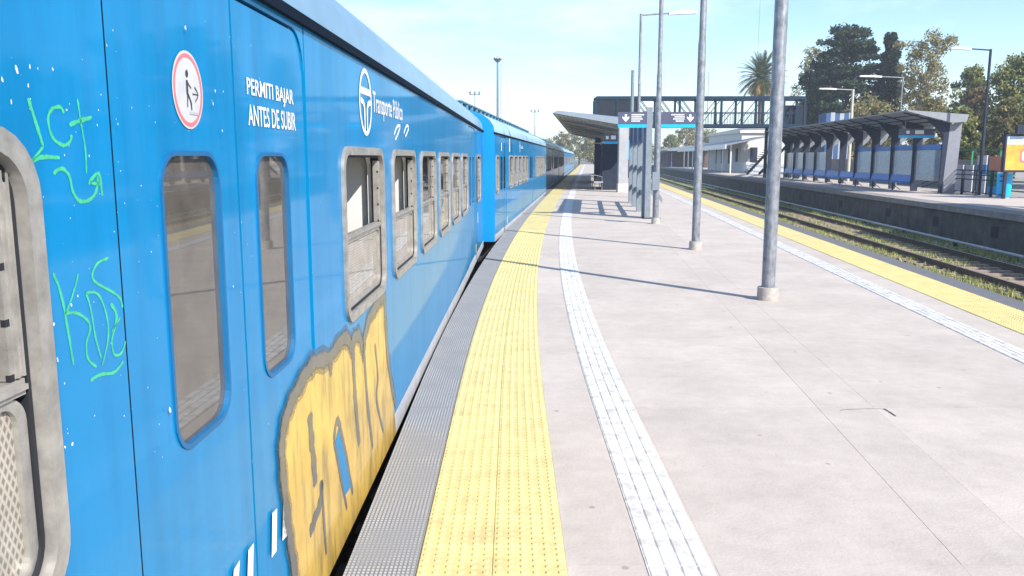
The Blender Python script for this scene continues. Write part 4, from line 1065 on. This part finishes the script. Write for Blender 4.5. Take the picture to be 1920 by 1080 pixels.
# railing, bins, mural boards and advert at the end of the shelter
t = thing('railing', (0, 0, 0), 'dark tubular railing between far shelter and advert board', 'railing')
ra = [(sh(18.9, y), y) for y in (44.2, 42.6, 41.0, 39.5, 38.3)]
for (x, y) in ra: MB().box(x-.05, x+.05, y-.04, y+.04, 0, 1.25).build('post', CHAR, t)
for z in (1.22, 1.0, .78, .15):
    MB().tube([(ra[0][0]-.06, ra[0][1], z), (ra[-1][0]-.06, ra[-1][1], z)], .03, 6).build('rail', CHAR, t)
    if z > .5: MB().tube([(sh(18.2, 46.0), 46.0, z-.55), (ra[0][0]-.06, ra[0][1], z)], .03, 6).build('rail', CHAR, t)
def board(u, y0, y1, z0, z1, mats, label, nm='mural_board', cat='mural'):
    t = thing(nm, (0, 0, 0), label, cat)
    n = len(mats)
    for k, mt in enumerate(mats):
        a = z1+(z0-z1)*k/n; b = z1+(z0-z1)*(k+1)/n
        m = MB(); m.prism([(sh(u, y0), y0), (sh(u, y1), y1), (sh(u+.07, y1), y1), (sh(u+.07, y0), y0)], 'z', b+.003, a-.003)
        m.build('board', mt, t)
    for y in (y0, y1): MB().box(sh(u, y)+.075, sh(u, y)+.14, y-.04, y+.04, -.02, z1).build('post', CHAR, t)
    return t
board(19.9, 44.9, 45.9, 0.08, 1.45, [MWHITE], 'blank white mural board next to the shelter end plate')
board(19.9, 43.75, 44.6, 0.08, 1.45, [MWHITE, MWHITE], 'narrow white mural board with a joint line behind the railing')
board(19.9, 42.3, 43.3, 0.08, 1.95, [MWHITE, MBLUE, MWHITE, MWHITE], 'white mural board with a blue band near its top')
board(19.9, 40.5, 42.0, 0.08, 1.9, [SALMON, SALMON, MGREEN, MGREEN, CYAN], 'mural board painted salmon above green and cyan')
t = thing('green_fence', (0, 0, 0), 'green wire fence above the mural boards', 'fence')
for y in (36.8, 40, 43.2, 46.4, 49.6): MB().box(sh(21, y)-.04, sh(21, y)+.04, y-.04, y+.04, -.05, 2.3).build('post', FGREEN, t)
for z in (2.25, 1.2, .2): MB().bar((sh(21, 36.8), 36.8, z), (sh(21, 49.6), 49.6, z), .04, .07).build('rail', FGREEN, t)
t = thing('litter_bin', (sh(19.1, 38.7), 38.7, 0), 'tall cyan litter bin beneath the orange advert', 'bin')
MB().tube([(0, 0, .08), (0, 0, 1.12)], [.30, .32], 20).build('body', CYAN, t, smooth=True); MB().tube([(0, 0, 0), (0, 0, .08)], [.26, .26], 20).build('base', CONCB, t)
MB().tube([(0, 0, 1.12), (0, 0, 1.2)], [.33, .30], 20).build('rim', LAMPW, t)
t = thing('advert_board', (22.1, 38.0, 0), 'orange advert board on dark posts at the end of the railing', 'advert board')
z0, z1 = 1.28, 2.78
MB().box(.0, 3.2, -.08, .08, z0, z1-.36).build('panel', ORANGE, t); MB().box(.0, 3.2, -.079, .079, z1-.358, z1).build('panel', PALEBLUE, t)
MB().box(-.06, 3.26, -.1, .1, z1+.002, z1+.09).box(-.06, 3.26, -.1, .1, z0-.09, z0-.002).box(-.08, -.002, -.1, .1, z0, z1).build('frame', CHAR, t)
MB().prism(rr(.65, 1.9, 1.62, 2.2, .12), 'y', -.086, -.0805).build('logo_border', REDV, t); MB().prism(rr(.72, 1.83, 1.69, 2.13, .1), 'y', -.09, -.0865).build('logo', PALEBLUE, t)
for x in (.1, 3.0): MB().box(x-.06, x+.06, -.06, .06, 0, z0-.091).build('post', CHAR, t)
MB().box(.3, .9, -.3, -.1, z1+.1, z1+.5).build('floodlight', CHAR, t)

# ------------------------------------------------------------------ station building on the far platform
t = thing('station_building', (0, 0, 0), 'cream station house with slate roof and long awning beyond the footbridge', 'building')
MB().box(29.2, 40, 108, 126, -.02, 4.9).build('wall', WALLW, t)
MB().box(28.9, 40.3, 107.7, 126.3, 4.902, 5.25).build('cornice', WALLW, t)
MB().prism([(29.4, 5.251), (39.8, 5.251), (34.6, 6.3)], 'y', 108, 126).build('roof', TILER, t)
for k in range(4):
    y = 110+k*3.8; w_ = MB().box(29.14, 29.198, y-.5, y+.5, 1.0, 3.0).build('window', CHAR, t); MB().box(29.1, 29.139, y-.56, y+.56, .9, .99).build('sill', WALLW, t)
for k in range(3):
    x = 30.8+k*2.8; MB().box(x-.45, x+.45, 107.94, 107.998, 1.0, 3.1).build('window', CHAR, t)
t = thing('platform_awning', (0, 0, 0), 'long pale awning on slim columns before the station house', 'awning')
m = MB(); prf = [(24.4, 3.3), (29.2, 4.3), (29.2, 4.15), (24.4, 3.15)]
m.v = [(p[0]+.09*(y-95), y, p[1]) for y in (98, 150) for p in prf]; n = 4
m.f = [(0, 1, 2, 3), (7, 6, 5, 4)]+[(k, (k+1) % n, n+(k+1) % n, n+k) for k in range(n)]
m.build('roof', GALV, t)
m = MB(); m.v = [(p[0]+.09*(y-95), y, p[1]) for y in (97.5, 150) for p in [(24.3, 3.32), (24.4, 3.32), (24.4, 2.8), (24.3, 2.8)]]
m.f = [(0, 1, 2, 3), (7, 6, 5, 4)]+[(k, (k+1) % n, n+(k+1) % n, n+k) for k in range(n)]
m.build('fascia', LAMPW, t)
for k in range(9):
    y = 99+6*k; x = 25.2+.09*(y-95); MB().tube([(x, y, 0), (x, y, 3.34)], .09, 8).build('column', PICKET, t)
t = thing('platform_awning', (0, 0, 0), 'low grey-roofed awning beyond the pale awning', 'awning')
m = MB(); prf = [(23.0, 3.2), (27.5, 4.0), (31, 3.3), (31, 3.1), (23.0, 3.0)]; n = 5
m.v = [(p[0]+.09*(y-95), y, p[1]) for y in (155, 200) for p in prf]
m.f = [tuple(range(n)), tuple(range(2*n-1, n-1, -1))]+[(k, (k+1) % n, n+(k+1) % n, n+k) for k in range(n)]
m.build('roof', TILER, t)
for k in range(6):
    y = 157+8*k; x = 24+.09*(y-95); MB().tube([(x, y, 0), (x, y, 3.2)], .1, 8).build('column', BENCH, t); MB().tube([(x+6, y, 0), (x+6, y, 3.2)], .1, 8).build('column', CHAR, t)
MB().box(35, 37, 157, 199, 0, 3).build('rear_wall', BRICK, t)
t = thing('picket_fence', (0, 0, 0), 'white picket fence at the back of the far platform', 'fence')
pm = MB().prism([(-.05, 0), (.05, 0), (.05, 1.2), (0, 1.3), (-.05, 1.2)], 'y', -.015, .015).mesh('picket', PICKET)
for k in range(110):
    y = 80+k*.28; link('picket', pm, t, (rX(18.6, y), y, 0), rot+math.pi/2)
for z in (.35, .95): MB().bar((rX(18.65, 79.9), 79.9, z), (rX(18.65, 111), 111, z), .03, .08).build('rail', PICKET, t)
t = thing('corrugated_shed', (32.1, 80, 0), 'dark blue and grey corrugated shed behind the far shelter', 'shed')
for k in range(6): MB().box(-3+k*.42, -3+k*.42+.4, -1, 1, -.02, 5.9+random.uniform(-.05, .05)).build('panel', [M('shed_blue', (.03, .09, .22), .2, 3, .7), M('shed_grey', (.36, .38, .42), .15, 3, .7)][k % 2], t)
t = thing('boundary_wall', (0, 0, 0), 'weathered grey boundary wall behind the far shelter benches', 'wall')
m = strip(lambda y: rX(22.4, y), lambda y: rX(22.7, y), samples(46, 80, 6), -.02, 1.6); m.build('wall', CONC2, t)
strip(lambda y: rX(22.35, y), lambda y: rX(22.75, y), samples(46, 80, 6), 1.602, 1.7).build('coping', CONC2, t)

# ------------------------------------------------------------------ vegetation
def limb(m, a, b, r0, r1, n=7, wob=.15):
    a = Vector(a); b = Vector(b); L = (b-a).length
    P = [a.lerp(b, k/4)+Vector((random.uniform(-1, 1), random.uniform(-1, 1), 0))*wob*L*.12*(k not in (0, 4)) for k in range(5)]
    m.tube(P, [r0+(r1-r0)*k/4 for k in range(5)], n)
def leafquad(m, p, s, flat=.0):
    a = Vector((random.gauss(0, 1), random.gauss(0, 1), random.gauss(0, 1)*(1-flat))).normalized()
    b = a.cross(Vector((random.gauss(0, 1), random.gauss(0, 1), random.gauss(0, 1)))).normalized()
    l = s*random.uniform(.6, 1.3); w_ = l*random.uniform(.45, .8)
    m.quad(tuple(p-a*l-b*w_*.3), tuple(p-a*l*.1+b*w_), tuple(p+a*l+b*w_*.2), tuple(p+a*l*.1-b*w_))
def tree(X, Y, z0, hgt, wid, label, leaf, name='broadleaf_tree', kind='round', nclump=60, nleaf=70, ls=.28, bark=BARK, trunk=.25, dens=1.0, seed=1, grp='trees beyond the far platform'):
    random.seed(seed); nleaf = int(nleaf*2.4); ls = ls*.62
    t = thing(name, (X, Y, z0), label, 'tree', grp)
    tk = MB(); top = hgt*.72
    limb(tk, (0, 0, -.1), (random.uniform(-.3, .3), random.uniform(-.3, .3), top), hgt*.022+.05, .05, 9)
    cl = []
    for k in range(nclump):
        f = (k+.5)/nclump
        a = k*2.399+random.uniform(-.4, .4)
        if kind == 'round':
            z = trunk+(1-trunk)*f; r = math.sqrt(max(.02, 1-(2*(f-.42)/1.18)**2))*random.uniform(.35, 1.0)
        elif kind == 'column':
            z = .08+.92*f; r = (1-f**2.2)*.9*random.uniform(.5, 1)+.05
        elif kind == 'cedar':
            z = .16+.84*f; r = (1-f)**.55*random.uniform(.45, 1.0)+.08
        elif kind == 'vase':
            z = trunk+(1-trunk)*f; r = (.25+.75*math.sin(min(1, f*1.25)*math.pi*.62))*random.uniform(.3, 1.0)
        c = Vector((math.cos(a)*r*wid/2, math.sin(a)*r*wid/2, z*hgt*random.uniform(.95, 1.02)))
        cl.append(c)
        if k % 2 == 0 and kind != 'column': limb(tk, (c.x*.08, c.y*.08, max(trunk*.6*hgt, c.z*.72-.1)), tuple(c), .03+.008*hgt*random.random(), .015, 5)
    cr = MB()
    for c in cl:
        rad = wid*random.uniform(.09, .17) if kind != 'column' else wid*random.uniform(.16, .26)
        sq = .45 if kind == 'cedar' else .75
        for _ in range(int(nleaf*dens*random.uniform(.6, 1.3))):
            d = Vector((random.gauss(0, 1), random.gauss(0, 1), random.gauss(0, 1)*sq)); d = d.normalized()*rad*random.random()**.45
            d.z *= sq if kind == 'cedar' else 1
            leafquad(cr, c+d, ls, .5 if kind == 'cedar' else 0)
    tk.build('trunk', bark, t, smooth=True, fix=False)
    cr.build('crown', leaf, t, fix=False)
    return t
def px_tree(px0, px1, ptop, Y, zb, *a, **k):
    x0 = atY(px0, 290, Y)[0]; x1 = atY(px1, 290, Y)[0]; zt_ = atY((px0+px1)/2, ptop, Y)[2]
    return tree((x0+x1)/2, Y, zb, zt_-zb, (x1-x0), *a, **k)
px_tree(1500, 1662, 48, 95, 0, 'tall dark conifer with tiered boughs behind the far shelter', LDARK, 'conifer', 'cedar', 90, 150, .30, seed=11)
px_tree(1630, 1684, 64, 92, 0, 'narrow dark cypress beside the tall conifer', LCYP, 'cypress', 'column', 60, 170, .24, seed=12)
px_tree(1486, 1575, 120, 97, 0, 'dark bushy tree at the foot of the tall conifer', LDARK, 'broadleaf_tree', 'round', 60, 110, .28, trunk=.05, seed=31)
px_tree(1478, 1560, 90, 110, 0, 'sparse pale olive tree half hidden behind the tall conifer', LYEL, 'broadleaf_tree', 'round', 50, 50, .26, dens=.6, seed=13)
px_tree(1672, 1772, 62, 88, 0, 'tall thin-leaved golden tree beside the cypress', LYEL, 'broadleaf_tree', 'vase', 80, 75, .22, BARKL, .2, dens=.75, seed=14)
px_tree(1768, 1858, 125, 78, 0, 'feathery yellow-green tree behind the dark lamp post', LMID, 'broadleaf_tree', 'round', 70, 80, .22, trunk=.12, seed=15, dens=.8)
px_tree(1840, 1960, 105, 74, 0, 'bushy green tree above the orange advert', LMID, 'broadleaf_tree', 'round', 80, 90, .24, trunk=.12, seed=16, dens=.85)
px_tree(1790, 1850, 165, 66, 0, 'small rusty-leaved tree behind the mural boards', LRUST, 'broadleaf_tree', 'round', 40, 60, .2, trunk=.1, seed=17, dens=.6)
px_tree(1852, 1912, 190, 60, 0, 'low olive tree behind the advert board', LYEL, 'broadleaf_tree', 'round', 50, 80, .2, trunk=.08, seed=18)
px_tree(1760, 1835, 205, 58, 0, 'low leafy bush tree behind the white mural boards', LMID, 'broadleaf_tree', 'round', 60, 90, .2, trunk=.05, seed=19)
px_tree(1560, 1690, 185, 84, 0, 'low olive hedge tree under the tall conifer', LYEL, 'broadleaf_tree', 'round', 50, 70, .24, trunk=.05, seed=20, dens=.7)
px_tree(1690, 1780, 190, 72, 0, 'low pale tree between golden tree and shelter roof', LYEL, 'broadleaf_tree', 'round', 50, 80, .22, trunk=.05, seed=21, dens=.8)
px_tree(1925, 2120, 60, 62, 0, 'broad green tree to the right of the orange advert', LMID, 'broadleaf_tree', 'round', 80, 90, .28, seed=22)
px_tree(2050, 2400, 40, 48, 0, 'large green tree shading the near end of the far platform', LMID, 'broadleaf_tree', 'round', 90, 100, .3, seed=23)
# distant trees along the line
far = [(1035, 1075, 250, 240, LYEL, 'distant olive tree above the last wagon'), (1060, 1112, 246, 260, LMID, 'distant green tree above the last wagons by the canopy tip'), (1090, 1135, 258, 230, LYEL, 'distant yellowish tree under the canopy edge'),
       (1240, 1275, 252, 200, LMID, 'distant green tree below the direction sign'), (1262, 1312, 240, 210, LYEL, 'distant bare yellow tree below the direction sign'), (1300, 1352, 246, 215, LYEL, 'distant yellow tree behind the low awning'), (1170, 1240, 262, 235, LMID, 'distant green tree behind the windbreak'), (1110, 1180, 266, 280, LMID, 'distant low tree at the end of the platform'), (1000, 1045, 262, 280, LMID, 'distant low tree behind the train roofs')]
for i, (a, b, c, Y, lm, lb) in enumerate(far):
    px_tree(a, b, c, Y, -1.3, lb, lm, 'broadleaf_tree', 'round', 36, 45, .42, seed=40+i, dens=.8, grp='distant trees along the line')
# palm
def palm(X, Y, hgt, label):
    random.seed(5)
    t = thing('palm_tree', (X, Y, 0), label, 'tree')
    MB().tube([(0, 0, -.1), (.05, 0, hgt*.5), (0, 0, hgt)], [.42, .34, .38], 12).build('trunk', BARK, t, smooth=True)
    g_ = MB(); d_ = MB()
    for k in range(120):
        a = k*2.399; el = R(85-135*(k/120)); ln = random.uniform(3.4, 4.2)*(1 if el > R(-20) else .8)
        tgt = d_ if (el < R(-8) and random.random() < .7) else g_
        p = Vector((0, 0, hgt)); d = Vector((math.cos(a)*math.cos(el), math.sin(a)*math.cos(el), math.sin(el))); side = Vector((-math.sin(a), math.cos(a), 0))
        for j in range(14):
            q = p+d*ln/14; d = (d+Vector((0, 0, -.085))).normalized()
            wl_ = .95*math.sin(math.pi*(.12+.82*j/14))
            for s in (-1, 1):
                tip = q+side*s*wl_*.6+d*wl_*.6+Vector((0, 0, -.12*wl_))
                tgt.poly([tuple(p), tuple(q), tuple(tip)])
            p = q
    g_.build('frond', LPALM, t, fix=False); d_.build('dead_frond', LDEAD, t, fix=False)
pxx = atY(1428, 140, 125)
palm(pxx[0], 125, pxx[2]-.6, 'tall palm with dead hanging fronds above the footbridge')

# ------------------------------------------------------------------ masts
def mast(px, ptop, Y, label, rad=.16, head='ring'):
    X, _, z = atY(px, ptop, Y)
    t = thing('floodlight_mast', (X, Y, ZG-.1), label, 'mast', 'tall masts beyond the tracks'); z -= ZG-.1
    MB().tube([(0, 0, 0), (0, 0, z)], [rad, rad*.55], 10).build('pole', GALV, t, smooth=True)
    if head == 'ring':
        MB().tube([(0, 0, z-.75), (0, 0, z-.35), (0, 0, z)], [.25, .62, .5], 14).build('lamp_ring', GALV2, t)
        for k in range(6):
            a = k*1.047; MB().box(-.14, .14, -.1, .1, -.12, .12).build('lamp', LAMPW, t, (.62*math.cos(a), .62*math.sin(a), z-.15), rotz=a)
    elif head == 'cross':
        MB().box(-.8, .8, -.05, .05, z-.5, z-.38).build('crossbar', GALV, t)
        for x in (-.7, 0, .7): MB().box(x-.16, x+.16, -.14, .14, z-.36, z+.05).build('lamp', GALV2, t)
    return t
mast(933, 106, 120, 'tall grey floodlight mast with round head behind the train', .26)
mast(939, 120, 135, 'slender pale mast next to the round-headed mast', .08, '')
mast(890, 172, 130, 'small mast with crossbar lamps behind the vented wagon roof', .09, 'cross')
mast(1003, 206, 170, 'distant mast with crossbar lamps behind the wagon roofs', .12, 'cross')
mast(1329, 135, 260, 'thin distant radio mast between two lamp posts', .16, '')
mast(1428, -60, 150, 'very thin tall antenna mast above the palm', .05, '')

# ------------------------------------------------------------------ haze
hzb = MB().box(-705, 705, -205, 1305, ZG-1.5, 32).build('haze', CONC)
hm = bpy.data.materials.new('haze_air'); hm.use_nodes = True
_n = hm.node_tree; _n.nodes.clear(); _o = _n.nodes.new('ShaderNodeOutputMaterial'); _v = _n.nodes.new('ShaderNodeVolumePrincipled')
_v.inputs['Color'].default_value = (0.86, 0.93, 1.0, 1); _v.inputs['Density'].default_value = 0.0010; _v.inputs['Anisotropy'].default_value = 0.2
_n.links.new(_v.outputs['Volume'], _o.inputs['Volume'])
hzb.data.materials.clear(); hzb.data.materials.append(hm); tag(hzb, 'pale thin haze in the air over the station', 'haze', kind='stuff')
